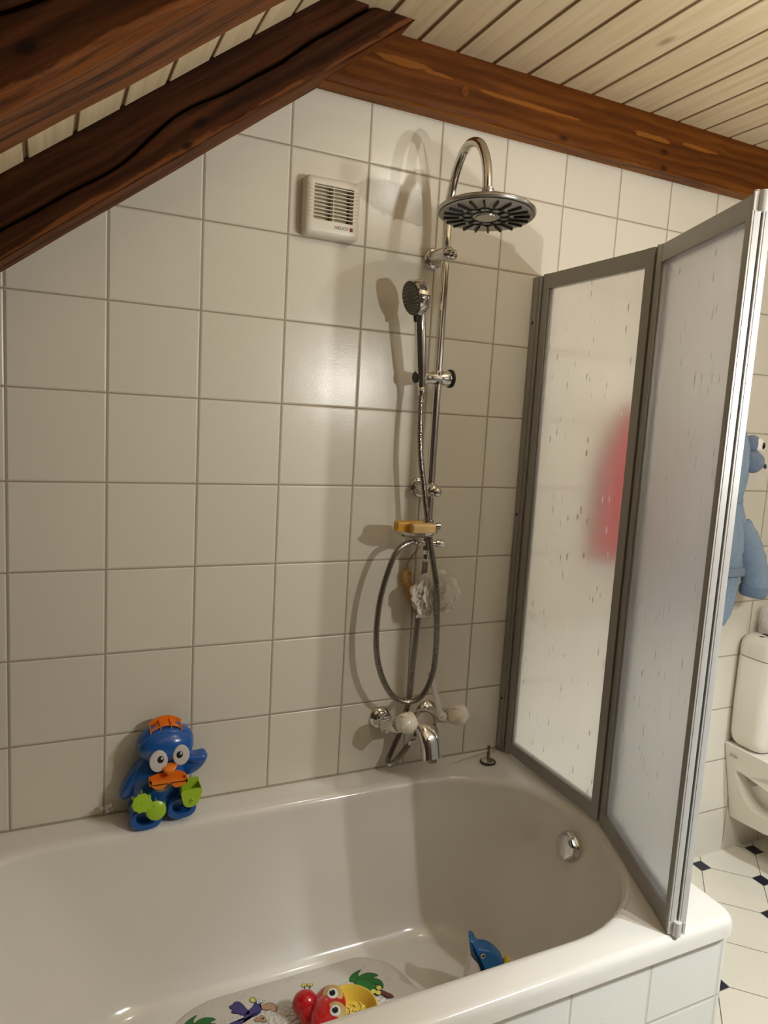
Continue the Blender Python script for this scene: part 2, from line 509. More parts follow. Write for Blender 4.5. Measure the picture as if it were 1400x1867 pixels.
def board_sheet(n0, n1, pitch, y0, y1, thick=0.03):
    """tongue-and-groove boards: profile along local x, extruded along y; visible face is local z = 0, grooves rise to +z"""
    gw, gd = 0.0100, 0.0045
    prof = []
    for i in range(n0, n1):
        x = i * pitch
        prof += [(x, gd), (x + gw, gd), (x + gw + 0.0012, 0.0), (x + pitch - 0.0012, 0.0)]
    prof.append((n1 * pitch, gd))
    mb = MB()
    r0 = [V((x, y0, z)) for x, z in prof]; r1 = [V((x, y1, z)) for x, z in prof]
    mb.loft([r0, r1], closed=False, cap0=False, cap1=False)
    x0, x1 = prof[0][0], prof[-1][0]
    mb.box(x0, x1, y0, y1, gd + 0.002, thick)
    return mb
PITCH = 0.1075
c = struct('ceiling', board_sheet(0, 27, PITCH, YF, 0.0), M_boards, smooth=0, label='flat ceiling of whitewashed pine boards')
c.location = (0.567, 0, ZC)
SL = 0.77; AN = math.atan(SL); ZS = 1.966
c = struct('ceiling_slope', board_sheet(-4, 8, PITCH, YF, 0.0), M_boards, smooth=0, label='sloping ceiling of whitewashed pine boards')
# local x runs up the slope, local z points to the outside; the joint phase follows the photograph
c.rotation_euler = (0, -AN, 0)
c.location = (0.047 + 0.0 - 0.005, 0, ZS + SL * 0.042)

# ------------------------------------------------------------------ beams
RAFT_D, RAFT_M, RAFT_L = lin(36, 15, 4), lin(54, 26, 8), lin(78, 42, 17)
def rough_beam(name, length, depth, height, mat, seed, crack=None, crack2=None, wav=0.004, nx=190, nz=46, label='', s0=0.0):
    """a hewn beam in local coordinates: x along, y 0 (back) .. -depth (front face), z 0 (underside) .. height.
    every face is a grid so the hewn edges and the long drying cracks are real relief"""
    def wob(x, k): return wav * noise.noise(V((x * 2.3 + seed, k * 5.1, seed * 1.7))) + 0.35 * wav * noise.noise(V((x * 11, k * 3.3, seed)))
    ny = 16
    def ring(x):
        pts = []
        r = 0.007 + 0.004 * noise.noise(V((x * 4, seed, 3)))
        e1 = wob(x, 1); e2 = wob(x, 2)
        for k in range(ny + 1):                                # underside back -> front
            y = -depth * k / ny
            pts.append(V((x, y, (e1 if k > ny - 3 else e1 * k / ny) + wav * 0.3 * noise.noise(V((x * 6, y * 18, seed))))))
        for k in range(1, nz + 1):                             # front face, bottom -> top
            z = height * k / nz
            yy = -depth + e2 + wav * 0.25 * noise.noise(V((x * 5, z * 22, seed + 9)))
            if k <= 3: yy += r * (1 - k / 3.5) ** 2
            for cr in (crack, crack2):
                if cr:
                    zc, w, dp = cr(x)
                    yy += dp * math.exp(-((z - zc) / w) ** 2)
            pts.append(V((x, yy, z)))
        pts.append(V((x, 0.0, height)))
        return pts
    xs = [s0 + (length - s0) * i / nx for i in range(nx + 1)]
    mb = MB(); mb.loft([ring(x) for x in xs])
    o = struct(name, mb, mat, label=label, smooth=50)
    return o

CS = math.cos(AN)
H1 = 0.155 * CS + 0.004
M_raft = wood_mat('dark_stained_rafter_wood', RAFT_D, RAFT_M, RAFT_L, rough=0.7, knots=((0.490, 0.034, 0.013), (0.44, 0.010, 0.010)), lit_wear=0.012, patch_col=lin(128, 76, 38))
def crack_a(x):   # local x = distance up the slope from x=0
    def st(a, b): 
        t = min(max((x - a) / (b - a), 0), 1); return t * t * (3 - 2 * t)
    z = 0.0435 + 0.0225 * st(0.30, 0.46) - 0.005 * st(0.48, 0.60) + 0.006 * st(0.7, 0.95) + 0.0016 * math.sin(x * 17) + 0.001 * math.sin(x * 41)
    return z, 0.0026 + 0.0007 * math.sin(x * 9), 0.030
def crack_b(x):
    z = 0.060 - 0.055 * (x - 0.62)
    a = math.exp(-((x - 0.62) / 0.10) ** 2)
    return z, 0.0018, 0.010 * a
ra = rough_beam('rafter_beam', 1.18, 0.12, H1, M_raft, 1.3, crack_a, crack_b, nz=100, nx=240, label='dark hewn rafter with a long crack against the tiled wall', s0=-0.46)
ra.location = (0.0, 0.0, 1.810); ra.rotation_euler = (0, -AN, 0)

M_raft2 = wood_mat('dark_stained_rafter_wood_near', RAFT_D, RAFT_M, RAFT_L, rough=0.7, knots=((0.10, 0.030, 0.010),), lit_wear=0.010, patch_col=lin(134, 80, 40))
def crack_c(x):
    return 0.072 + 0.010 * math.sin(x * 16 + 2.2), 0.0024, 0.016
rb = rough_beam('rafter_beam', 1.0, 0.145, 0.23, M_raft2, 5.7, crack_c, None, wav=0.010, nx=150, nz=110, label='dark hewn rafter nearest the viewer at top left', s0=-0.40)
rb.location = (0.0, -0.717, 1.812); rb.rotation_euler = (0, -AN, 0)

M_hbeam = wood_mat('orange_stained_beam_wood', lin(78, 39, 8), lin(96, 51, 12), lin(118, 68, 20), rough=0.5, fine=0.8, stretch=1.0,
                   knots=((1.347, 0.018, 0.011), (1.71, 0.055, 0.012), (1.715, 0.012, 0.010)),
                   patches=((0.86, 0.088, 0.075, 0.010), (1.23, 0.075, 0.17, 0.0055), (1.66, 0.085, 0.07, 0.008), (1.86, 0.092, 0.08, 0.006), (0.95, 0.085, 0.05, 0.004)),
                   patch_col=lin(146, 90, 32), lit_wear=0.004)
def seam(x): return 0.0, 0.001, 0.0
hb = rough_beam('tie_beam', 3.25, 0.046, ZC - 2.315 + 0.004, M_hbeam, 3.1, None, None, wav=0.002, nx=260, nz=24, label='orange brown wall beam under the flat board ceiling', s0=0.50)
hb.location = (0.0, 0.0, 2.315)
plug = MB(); plug.lathe([(0.0115, 0), (0.0115, 0.0015), (0.009, 0.0022)], (1.031, -0.0452, 2.378), (0, -1, 0), 28)
at(hb, obj('wood_plug', plug, wood_mat('plug_wood', lin(96, 48, 16), lin(116, 62, 22), lin(138, 80, 32)), hb))

# ------------------------------------------------------------------ bathtub
XB0, XB1, YB0, YB1, ZR = -0.345, 1.378, -0.818, -0.001, 0.576
tub = thing('bathtub', 'white enamel built in bathtub with wide rounded rim', 'bathtub', (0.52, -0.41, 0.16))
tb = MB(); rings = []
N = 12
def R(x0, x1, y0, y1, r, z): rings.append(rrect(x0, x1, y0, y1, r, N, z))
R(XB0 + .004, XB1 - .006, YB0 + .006, YB1, .03, ZR - 0.042)
R(XB0, XB1, YB0, YB1, .032, ZR - 0.040)
R(XB0, XB1, YB0, YB1, .034, ZR - 0.018)
for k in range(1, 6):
    a = PI / 2 * k / 5
    d = 0.017 * (1 - math.cos(a))
    R(XB0 + d, XB1 - d, YB0 + d, YB1, .036, ZR - 0.018 + 0.018 * math.sin(a))
ix0, ix1, iy0, iy1, ir = -0.21, 1.306, -0.738, -0.092, 0.3
R(ix0 - .022, ix1 + .022, iy0 - .022, iy1 + .022, ir + .022, ZR + 0.0005)
for k in range(1, 8):                                           # rolled inner lip
    a = PI / 2 * k / 7
    d = 0.026 * math.sin(a)
    R(ix0 - .022 + d, ix1 + .022 - d, iy0 - .022 + d, iy1 + .022 - d, ir + .022 - d, ZR - 0.026 * (1 - math.cos(a)))
bx0, bx1, by0, by1, br, bz = 0.08, 1.165, -0.684, -0.148, 0.235, 0.165
fr = 0.075
for k in range(1, 9):                                           # walls
    t = k / 8
    z = ZR - 0.026 + (bz + fr - (ZR - 0.026)) * t
    e = t * 0.86
    R(ix0 + (bx0 - ix0) * e, ix1 + (bx1 - ix1) * e, iy0 + (by0 - iy0) * e, iy1 + (by1 - iy1) * e, ir + (br - ir) * e, z)
for k in range(1, 9):                                           # bottom fillet
    a = PI / 2 * k / 8
    e = 0.86 + 0.14 * math.sin(a) * 0.8
    s = fr * (1 - math.cos(a)) * 0.8
    R(ix0 + (bx0 - ix0) * e + s, ix1 + (bx1 - ix1) * e - s, iy0 + (by0 - iy0) * e + s, iy1 + (by1 - iy1) * e - s, max(ir + (br - ir) * e - s * .8, .08), bz + fr - fr * math.sin(a))
R(bx0 + .25, bx1 - .25, by0 + .18, by1 - .18, .06, bz - 0.004)
tb.loft(rings, True, False, True)
at(tub, obj('tub_shell', tb, M_enamel, tub, smooth=60))
ov = MB()
on_ = V((-0.97, -0.03, 0.24)).normalized(); oc = V((1.286, -0.402, 0.500))
ov.lathe([(0.032, -0.006), (0.0370, 0.002), (0.0370, 0.010), (0.034, 0.014), (0.0310, 0.022), (0.024, 0.0245), (0.001, 0.0255)], oc, on_, 40,
         fn=lambda t, r, h: 1 - 0.05 * (0.5 + 0.5 * math.cos(8 * t)) if h > 0.012 else 1)
at(tub, obj('overflow_knob', ov, M_chrome, tub, smooth=30, label='chrome overflow turning knob'))

ap = struct('wall_bath_apron', MB().box(XB0, XB1 - 0.012, YB0 + 0.018, YB0 + 0.06, 0.0, 0.5365), M_apron, smooth=0, label='white tiled apron along the bath front')
ap2 = struct('wall_bath_end', MB().box(XB1 - 0.055, XB1 - 0.013, YB0 + 0.0605, -0.0005, 0.0, 0.5335), M_apron_side, smooth=0, label='white tiled end of the bath')
struct('trim_bath', MB().tube([(XB0 + .01, YB0 + 0.016, 0.533), (XB1 - 0.02, YB0 + 0.016, 0.533)], 0.0035, 10), plain('white_silicone', lin(238, 236, 228), 0.35), label='white silicone bead under the bath rim')
struct('trim_wall', MB().tube([(XB0 + .01, -0.0005, ZR), (XB1 - 0.06, -0.0005, ZR)], 0.003, 8), plain('grey_silicone', lin(168, 158, 140), 0.5), label='silicone joint along the wall')

# ------------------------------------------------------------------ shower screen
scr = thing('shower_screen', 'folding frosted bath screen in grey aluminium frame', 'shower screen', (1.33, -0.40, 0.58))
Z0, Z1 = 0.583, 1.975
def scr_obj(name, mb, mat, parent=scr, **kw):
    o = obj(name, mb, mat, parent, **kw)
    if parent is scr: at(scr, o)
    return o
wp = MB().box(1.318, 1.352, -0.022, -0.001, Z0 - 0.004, Z1 - 0.004)
wp.box(1.321, 1.349, -0.034, -0.0215, Z0 - 0.004, Z1 - 0.004)
wpo = scr_obj('wall_profile', wp, M_alu, bevel=0.0015)
for zz in (0.74, 1.30, 1.845):
    s = MB().lathe([(0.0042, 0), (0.0042, 0.001), (0.003, 0.0018), (0.0006, 0.0012)], (1.3182, -0.013, zz), (-1, 0, 0), 14)
    scr_obj('screw', s, plain('dark_screw', (0.05, 0.04, 0.035), 0.4, 0.8), wpo)
def panel(name, origin, ang, length, thick, mat_l=None, stile_a=0.026, stile_b=0.026, rail=0.041, label=None):
    """local: x along the panel, y = thickness (0..thick, toward the room), z world"""
    M = Matrix.Translation(V((origin[0], origin[1], 0))) @ Matrix.Rotation(ang, 4, 'Z')
    fr = MB()
    fr.box(0, stile_a, 0, thick, Z0, Z1, M); fr.box(length - stile_b, length, 0, thick, Z0, Z1, M)
    fr.box(stile_a - .0005, length - stile_b + .0005, 0.001, thick - .001, Z1 - rail, Z1 - .0005, M)
    fr.box(stile_a - .0005, length - stile_b + .0005, 0.001, thick - .001, Z0 + .0005, Z0 + rail * 0.9, M)
    # glazing bead
    for (a, b, z0, z1) in ((stile_a, stile_a + .004, Z0 + rail * .9, Z1 - rail), (length - stile_b - .004, length - stile_b, Z0 + rail * .9, Z1 - rail)):
        fr.box(a, b, 0.004, thick - 0.004, z0, z1, M)
    f = scr_obj(name, fr, M_alu, bevel=0.0012, label=label)
    gl = MB().box(stile_a + 0.001, length - stile_b - 0.001, thick / 2 - 0.002, thick / 2 + 0.002, Z0 + rail * .85, Z1 - rail * .95, M)
    scr_obj('pane', gl, M_pane, f, smooth=0, label='frosted translucent pane')
    return f, M
A1 = -PI / 2
p1, M1 = panel('panel_frame', (1.326, -0.036), A1, 0.405, 0.021)          # against the wall profile
HX, HY = 1.326, -0.449
A2 = math.atan2(-0.802 + 0.449, 1.183 - 1.326)
p2, M2 = panel('panel_frame', (HX, HY), A2, 0.381, 0.0170, stile_a=0.024, stile_b=0.016)
off = V((-math.sin(A2), math.cos(A2), 0)) * 0.0200
p3, M3 = panel('panel_frame', (HX + off.x, HY + off.y), A2, 0.381, 0.0170, stile_a=0.024, stile_b=0.016, label='outer panel folded back behind the middle one')
# hinge barrels between panel 1 and 2, and at the free end between 2 and 3
hg = MB()
hg.cyl((1.337, -0.4445, Z0 - .003), (1.337, -0.4445, Z1 + .004), 0.0062, n=16)
scr_obj('hinge_rod', hg, M_alu)
for (z0, z1) in ((Z1 - 0.030, Z1 + 0.006), (Z0 - 0.006, Z0 + 0.024)):
    cp = MB()
    for y0 in (0.001, 0.021):
        cp.box(0.3805, 0.3845, y0, y0 + 0.015, z0 + 0.002, z1 - 0.003, M2)
    e = M2 @ V((0.384, 0.0185, 0))
    cp.cyl((e.x, e.y, z0), (e.x, e.y, z1), 0.0085, n=20)
    for y0 in (0.0075, 0.0295):
        e = M2 @ V((0.379, y0, 0)); cp.cyl((e.x, e.y, z1 - 0.008), (e.x, e.y, z1 + 0.001), 0.005, n=14)
    scr_obj('hinge_cap', cp, M_alu_light, bevel=0.0008)
ep = MB()
for y0 in (0.0003, 0.0203):
    ep.box(0.3812, 0.3835, y0 + .0005, y0 + 0.0160, Z0, Z1 - 0.001, M2)
    ep.box(0.3812, 0.3845, y0 + 0.004, y0 + 0.0120, Z0, Z1 - 0.001, M2)
scr_obj('end_profile', ep, M_alu_light, bevel=0.0006, label='pale aluminium end strip of the folded panels')

# ------------------------------------------------------------------ shower column
RX, RY = 0.995, -0.066
col = thing('shower_column', 'chrome overhead shower riser with round rain head on tiled wall', 'shower', (RX, 0, 1.2))
def col_obj(name, mb, mat=None, parent=col, **kw):
    o = obj(name, mb, mat or M_chrome, parent, **kw)
    if parent is col: at(col, o)
    return o
HC = V((0.991, -0.252, 2.036))
arm = [(RX, RY, 1.19), (RX, RY, 1.5), (RX, RY, 1.9), (RX, RY, 2.06), (RX, RY - 0.006, 2.11), (RX, RY - 0.026, 2.165), (RX - .001, RY - 0.062, 2.206), (RX - .002, RY - 0.098, 2.213),
       (RX - .003, RY - 0.138, 2.196), (RX - .004, RY - 0.167, 2.156), (RX - .004, RY - 0.179, 2.115), (HC.x, RY - 0.183, 2.075)]
pts, L = spline(arm, 120)
col_obj('riser_pipe', MB().tube(pts, 0.0113, 20))
for zz in (1.975, 1.375):
    br_ = MB().lathe([(0.0275, 0), (0.0275, 0.004), (0.025, 0.007), (0.020, 0.0075), (0.0195, 0.012), (0.0195, 0.074), (0.0185, 0.082), (0.014, 0.090), (0.007, 0.094), (0.0005, 0.095)], (RX, -0.0003, zz), (0, -1, 0), 36)
    b = col_obj('wall_bracket', br_, smooth=50)
    kb = MB().lathe([(0.0135, 0), (0.0142, 0.006), (0.012, 0.012), (0.0065, 0.0155), (0.0005, 0.0165)], (RX + 0.006, RY - 0.018, zz - 0.003), (0.35, -1, -0.10), 28)
    col_obj('bracket_knob', kb, parent=b)
# rain head: dome above, spray face below
tilt = V((0.03, 0.07, 1)).normalized()
hd = MB().lathe([(0.110, -0.007), (0.1125, -0.004), (0.1125, 0.0), (0.108, 0.004), (0.08, 0.010), (0.045, 0.017), (0.02, 0.025), (0.0125, 0.030), (0.0125, 0.042), (0.014, 0.044), (0.014, 0.052), (0.0115, 0.054)], HC, tilt, 64)
head = col_obj('rain_head', hd, plain('satin_chrome', (0.52, 0.50, 0.47), 0.32, 0.9), smooth=40)
u, v, a = frame(tilt)
fc = MB().lathe([(0.106, -0.0085), (0.100, -0.010), (0.028, -0.0115), (0.0005, -0.0115)], HC, tilt, 64)
col_obj('spray_face', fc, plain('grey_spray_face', lin(186, 183, 176), 0.3, 0.3), head, label='grey spray face')
nz = MB()
def rad_bar(r0, r1, th, w, h=0.0030):
    d = u * math.cos(th) + v * math.sin(th); s = -u * math.sin(th) + v * math.cos(th)
    M = Matrix(((d.x, s.x, -a.x, HC.x), (d.y, s.y, -a.y, HC.y), (d.z, s.z, -a.z, HC.z), (0, 0, 0, 1)))
    nz.box(r0, r1, -w / 2, w / 2, 0.010, 0.0125 + h, M)
for k in range(20):
    th = 2 * PI * k / 20
    rad_bar(0.062 if k % 2 else 0.054, 0.098, th, 0.0042)
for k in range(10):
    th = 2 * PI * (k + .5) / 10
    rad_bar(0.034, 0.052, th, 0.0036, 0.003)
ring = []
for k in range(60):
    th = 2 * PI * k / 60; rr = 0.053 + 0.004 * math.cos(10 * th)
    ring.append(HC + u * (rr * math.cos(th)) + v * (rr * math.sin(th)) - a * 0.0125)
nz.tube(ring, 0.0016, 6, True)
ring = [HC + u * (0.033 * math.cos(2 * PI * k / 40)) + v * (0.033 * math.sin(2 * PI * k / 40)) - a * 0.0125 for k in range(40)]
nz.tube(ring, 0.0015, 6, True)
col_obj('nozzle_ribs', nz, M_black, head, smooth=0, label='black rubber nozzle ribs')
ce = MB().lathe([(0.024, -0.0115), (0.023, -0.015), (0.001, -0.0158)], HC, tilt, 32)
col_obj('centre_cap', ce, plain('pale_cap', lin(190, 186, 178), 0.25, 0.5), head, label='pale round centre cap')
# sliding holder
HZ = 1.667
hl = MB().lathe([(0.0005, -0.0), (0.019, 0.0), (0.0205, 0.004), (0.020, 0.018), (0.0165, 0.030), (0.0155, 0.052), (0.0155, 0.062), (0.0175, 0.070), (0.0185, 0.082), (0.0175, 0.094), (0.014, 0.099), (0.0005, 0.0995)], (1.030, RY + 0.001, HZ), (-1, -0.05, -0.04), 32)
hl.lathe([(0.0155, -0.017), (0.0165, -0.012), (0.0165, 0.012), (0.0155, 0.017)], (RX, RY, HZ), (0, 0, 1), 28)
holder = col_obj('slide_holder', hl, smooth=45)
kr = MB().lathe([(0.0205, 0), (0.0235, 0.001), (0.0235, 0.007), (0.0205, 0.008), (0.019, 0.010), (0.0005, 0.0105)], (1.029, RY + 0.001, HZ), (1, 0.05, 0.04), 36)
col_obj('holder_knob', kr, M_black, holder, label='black ringed clamp knob')
ke = MB().lathe([(0.0145, 0), (0.0150, 0.003), (0.012, 0.006), (0.0005, 0.0065)], (0.9315, RY - 0.004, HZ - 0.004), (-1, -0.05, -0.04), 28)
col_obj('holder_end_cap', ke, M_black, holder, label='black end cap')
# diverter block at the riser foot
DZ = 1.232
dv = MB().lathe([(0.0105, -0.030), (0.014, -0.026), (0.016, -0.016), (0.016, 0.016), (0.0135, 0.022), (0.0135, 0.036), (0.0115, 0.040)], (RX, RY, DZ), (0, 0, 1), 28)
dv.cyl((RX, RY, DZ), (RX - 0.024, RY - 0.008, DZ + 0.001), 0.009, n=20)
div = col_obj('diverter', dv, smooth=45)
dk = MB().lathe([(0.0065, 0.012), (0.0065, 0.024), (0.011, 0.026), (0.0115, 0.044), (0.010, 0.047), (0.0005, 0.0475)], (RX, RY, DZ), (1, -0.25, 0), 24)
col_obj('diverter_knob', dk, parent=div)
dr = MB().lathe([(0.0135, 0.0385), (0.0145, 0.040), (0.0145, 0.046), (0.0105, 0.049)], (RX, RY, DZ), (0, 0, 1), 24)
col_obj('rubber_collar', dr, M_black, div, label='black rubber collar')
# soap dish clamped to the riser
SDC = V((0.930, -0.125, 1.272))
sd = MB(); rr = []
for k, (s, h) in enumerate([(0.02, -0.0135), (0.35, -0.013), (0.7, -0.009), (0.92, -0.002), (1.0, 0.005), (0.985, 0.0055), (0.9, 0.000), (0.68, -0.0065), (0.35, -0.010), (0.02, -0.0105)]):
    rr.append([SDC + V((0.060 * s * math.cos(t), 0.046 * s * math.sin(t), h)) for t in [2 * PI * j / 40 for j in range(40)]])
sd.loft(rr)
sd.lathe([(0.0142, -0.018), (0.0155, -0.014), (0.0155, 0.014), (0.0142, 0.018)], (RX, RY, 1.278), (0, 0, 1), 24)
sd.tube([(RX - 0.008, RY - 0.012, 1.270), (RX - 0.018, -0.092, 1.266), (SDC.x + 0.022, SDC.y + 0.012, 1.2635)], 0.006, 12)
sd.lathe([(0.006, 0.012), (0.006, 0.022), (0.009, 0.023), (0.009, 0.034), (0.0005, 0.035)], (RX, RY, 1.278), (1, -0.2, 0), 18)
col_obj('soap_dish', sd, plain('smoky_chrome', (0.55, 0.53, 0.50), 0.12, 1.0), smooth=50)

# two pieces of soap lying in the dish
def soap(name, c, size, rz, mat, label, tilt=0.0):
    M = Matrix.Translation(V(c)) @ Matrix.Rotation(rz, 4, 'Z') @ Matrix.Rotation(tilt, 4, 'Y')
    mb = MB().box(-size[0], size[0], -size[1], size[1], 0, size[2], M)
    return tag(obj(name, mb, mat, None, bevel=0.006, seg=4), label, 'soap')
soap('soap_bar', (0.938, -0.143, 1.2690), (0.031, 0.0155, 0.029), -0.16, plain('cream_soap', lin(214, 180, 118), 0.45, var=0.25, sss=0.1), 'cream coloured soap bar at the front of the soap dish')
soap('soap_bar', (0.916, -0.1095, 1.2690), (0.038, 0.0150, 0.030), -0.10, plain('amber_soap', lin(206, 152, 50), 0.35, var=0.2, sss=0.1), 'amber yellow soap bar behind the cream one in the dish')

# ------------------------------------------------------------------ hand shower
hs = thing('hand_shower', 'chrome hand shower with dark spray face resting in the slide holder', 'hand shower', (0.943, -0.075, 1.66))
def hs_obj(name, mb, mat=None, parent=hs, **kw):
    o = obj(name, mb, mat or M_chrome, parent, **kw)
    if parent is hs: at(hs, o)
    return o
hb0, hb1 = V((0.9455, -0.074, 1.640)), V((0.9215, -0.091, 1.798))
hp, _ = spline([hb0, hb0.lerp(hb1, .35), hb0.lerp(hb1, .7), hb1, V((0.915, -0.098, 1.835))], 30)
hs_obj('handle', MB().tube(hp, [0.0105 + 0.004 * min(1, i / 8) + (0.0 if i < 22 else -0.0022 * (i - 22) / 8) for i in range(31)], 22))
hn = V((-0.95, -0.06, -0.26)).normalized(); hc = V((0.899, -0.099, 1.853))
hd = MB().lathe([(0.0005, -0.030), (0.024, -0.028), (0.040, -0.020), (0.0435, -0.012), (0.0435, 0.007), (0.0415, 0.0105), (0.037, 0.011)], hc, hn, 44)
hso = hs_obj('head', hd, smooth=40)
fu, fv, fa = frame(hn)
fc = MB().lathe([(0.0408, 0.0095), (0.0405, 0.0120), (0.036, 0.0128), (0.0005, 0.0132)], hc, hn, 44)
fco = hs_obj('spray_face', fc, plain('dark_spray_face', lin(64, 58, 52), 0.35), hso, label='dark grey spray face')
nb_ = MB()
for r, k in ((0.034, 22), (0.027, 18), (0.019, 12)):
    for i in range(k):
        th = 2 * PI * i / k
        nb_.ell(hc + fu * r * math.cos(th) + fv * r * math.sin(th) + hn * 0.0132, (0.0014, 0.0014, 0.0014), nu=8, nv=6)
hs_obj('spray_nozzles', nb_, plain('pale_nozzle', lin(196, 190, 180), 0.4), hso, label='pale nozzle dots')
dn = (V((0, 0, -1)) - hn * V((0, 0, -1)).dot(hn)).normalized()
lv = MB().tube([hc + hn * 0.004 + dn * 0.040, hc + hn * 0.006 + dn * 0.049, hc + hn * 0.010 + dn * 0.057], [0.0075, 0.007, 0.004], 14)
hs_obj('spray_lever', lv, M_black, hso, label='black spray selector lever')

def hose(name, pts, label, parent_cat='hose', r=0.0074):
    sp, L = spline(pts, 10)
    nn = int(L / 0.00115); sp, L = spline(pts, nn)
    mb = MB().tube(sp, lambda i: r + 0.0009 * (1 if (i % 4) in (1, 2) else -1), 12)
    o = tag(obj(name, mb, M_hosemetal, None, smooth=30), label, parent_cat)
    for (p, q) in ((sp[0], sp[18]), (sp[-1], sp[-19])):
        nut = MB()
        d = (q - p).normalized()
        nut.lathe([(0.0085, -0.002), (0.0095, 0.0), (0.0095, 0.010), (0.008, 0.018), (0.0072, 0.022)], p, d, 20)
        obj('end_nut', nut, M_chrome, o, label='chrome end nut')
    return o
hose('shower_hose', [(0.966, -0.078, 1.236), (0.942, -0.084, 1.240), (0.900, -0.086, 1.219), (0.872, -0.086, 1.152), (0.855, -0.085, 1.065), (0.855, -0.085, 0.962), (0.873, -0.087, 0.886), (0.909, -0.090, 0.826),
                     (0.952, -0.096, 0.806), (0.990, -0.104, 0.822), (1.013, -0.112, 0.880), (1.018, -0.114, 0.955), (1.012, -0.118, 1.044), (1.001, -0.120, 1.135), (0.980, -0.108, 1.250), (0.962, -0.098, 1.368),
                     (0.948, -0.088, 1.468), (0.945, -0.080, 1.565), (0.946, -0.075, 1.638)],
     'long ribbed chrome hose looping down from the hand shower')
hose('shower_hose', [(RX, RY, 1.203), (0.998, -0.058, 1.150), (0.997, -0.044, 1.090), (0.996, -0.042, 1.000), (0.993, -0.038, 0.900), (0.992, -0.030, 0.790), (0.978, -0.027, 0.705), (0.955, -0.026, 0.648), (0.936, -0.033, 0.612),
                     (0.932, -0.048, 0.606), (0.943, -0.062, 0.622), (0.962, -0.072, 0.653), (0.986, -0.083, 0.692)],
     'short ribbed hose running from the mixer tap up behind the pouf')

# bath pouf and sisal scrubber hanging from the diverter
pf = thing('bath_pouf', 'white net bath pouf hanging behind the long hose', 'bath pouf', (1.022, -0.080, 1.092))
t = NT('white_net')
co, xyz = t.coord()
t.set(color=lin(246, 242, 234), rough=0.8, alpha=t.m('MULTIPLY_ADD', t.noise(co, 60, 2), 0.4, 0.72))
trl = t.n('ShaderNodeBsdfTranslucent'); trl.inputs[0].default_value = (0.95, 0.93, 0.88, 1)
mxs = t.n('ShaderNodeMixShader'); mxs.inputs[0].default_value = 0.4
t.put(mxs.inputs[1], t.b.outputs[0]); t.put(mxs.inputs[2], trl.outputs[0]); t.put(t.out.inputs[0], mxs.outputs[0])
M_net = t.mat
rnd = random.Random(11)
net = MB()
for k in range(40):
    d = V((rnd.gauss(0, 1), rnd.gauss(0, 1) - 0.6, rnd.gauss(0, 1))).normalized()
    uu, vv, aa = frame(d)
    R0 = 0.062 * rnd.uniform(0.75, 1.0); w = rnd.uniform(0.020, 0.034); ph = rnd.uniform(0, 6)
    rings = []
    for i in range(5):
        s = i / 4
        ring = []
        for j in range(28):
            th = 2 * PI * j / 28
            rr_ = 0.005 + w * s * (1 + 0.35 * math.sin(3 * th + ph) * s)
            hh = R0 * (0.35 + 0.65 * s ** 0.6) + 0.006 * math.sin(5 * th + ph) * s
            p = aa * hh + uu * rr_ * math.cos(th) + vv * rr_ * math.sin(th)
            p.y *= 0.46
            ring.append(p)
        rings.append(ring)
    net.loft(rings, True, False, False)
obj('net_ruffle', net, M_net, pf, smooth=80)
cordp, _ = spline([(0, 0, 0.01), (-0.008, 0.006, 0.06), (-0.014, 0.012, 0.105), (-0.016, 0.022, 0.125)], 20)
obj('hanging_cord', MB().tube(cordp, 0.0014, 8), plain('straw_cord', lin(196, 168, 120), 0.8), pf, label='straw coloured hanging cord')
lf = thing('sisal_scrubber', 'brown sisal scrubbing strip hanging behind the white pouf', 'scrubber', (0.99, -0.012, 1.09))
M_sisal = plain('sisal_fibre', lin(190, 150, 88), 0.9, bump=0.9, bscale=300, var=0.5)
sx = MB()
sp, _ = spline([(-0.020, -0.006, 0.058), (-0.026, -0.005, 0.040), (-0.010, -0.005, 0.0), (0.016, -0.005, -0.045), (0.040, -0.006, -0.066), (0.056, -0.008, -0.050)], 40)
sx.tube(sp, lambda i: 0.0125 + 0.002 * noise.noise(V((i * 0.6, 0, 0))), 16)
obj('fibre_strip', sx, M_sisal, lf, smooth=80)
fz = MB(); rnd = random.Random(5)
for k in range(420):
    i = rnd.randrange(1, 40); d = V((rnd.gauss(0, 1), rnd.gauss(0, 1), rnd.gauss(0, 1))).normalized()
    p = sp[i] + d * 0.011; d.y = -abs(d.y); q = p + (d + V((rnd.gauss(0, .5), rnd.gauss(0, .5), rnd.gauss(0, .5)))).normalized() * 0.009
    fz.tube([p, q], [0.0006, 0.0003], 4)
obj('loose_fibres', fz, plain('sisal_thread', lin(206, 166, 98), 0.9), lf, smooth=0)['kind'] = 'stuff'
lp, _ = spline([(-0.028, -0.006, 0.055), (-0.022, -0.008, 0.085), (-0.004, -0.012, 0.110), (0.012, -0.014, 0.135), (0.020, -0.012, 0.110), (0.022, -0.01, 0.07)], 24)
obj('hanging_loop', MB().tube(lp, 0.0022, 8), M_sisal, lf)

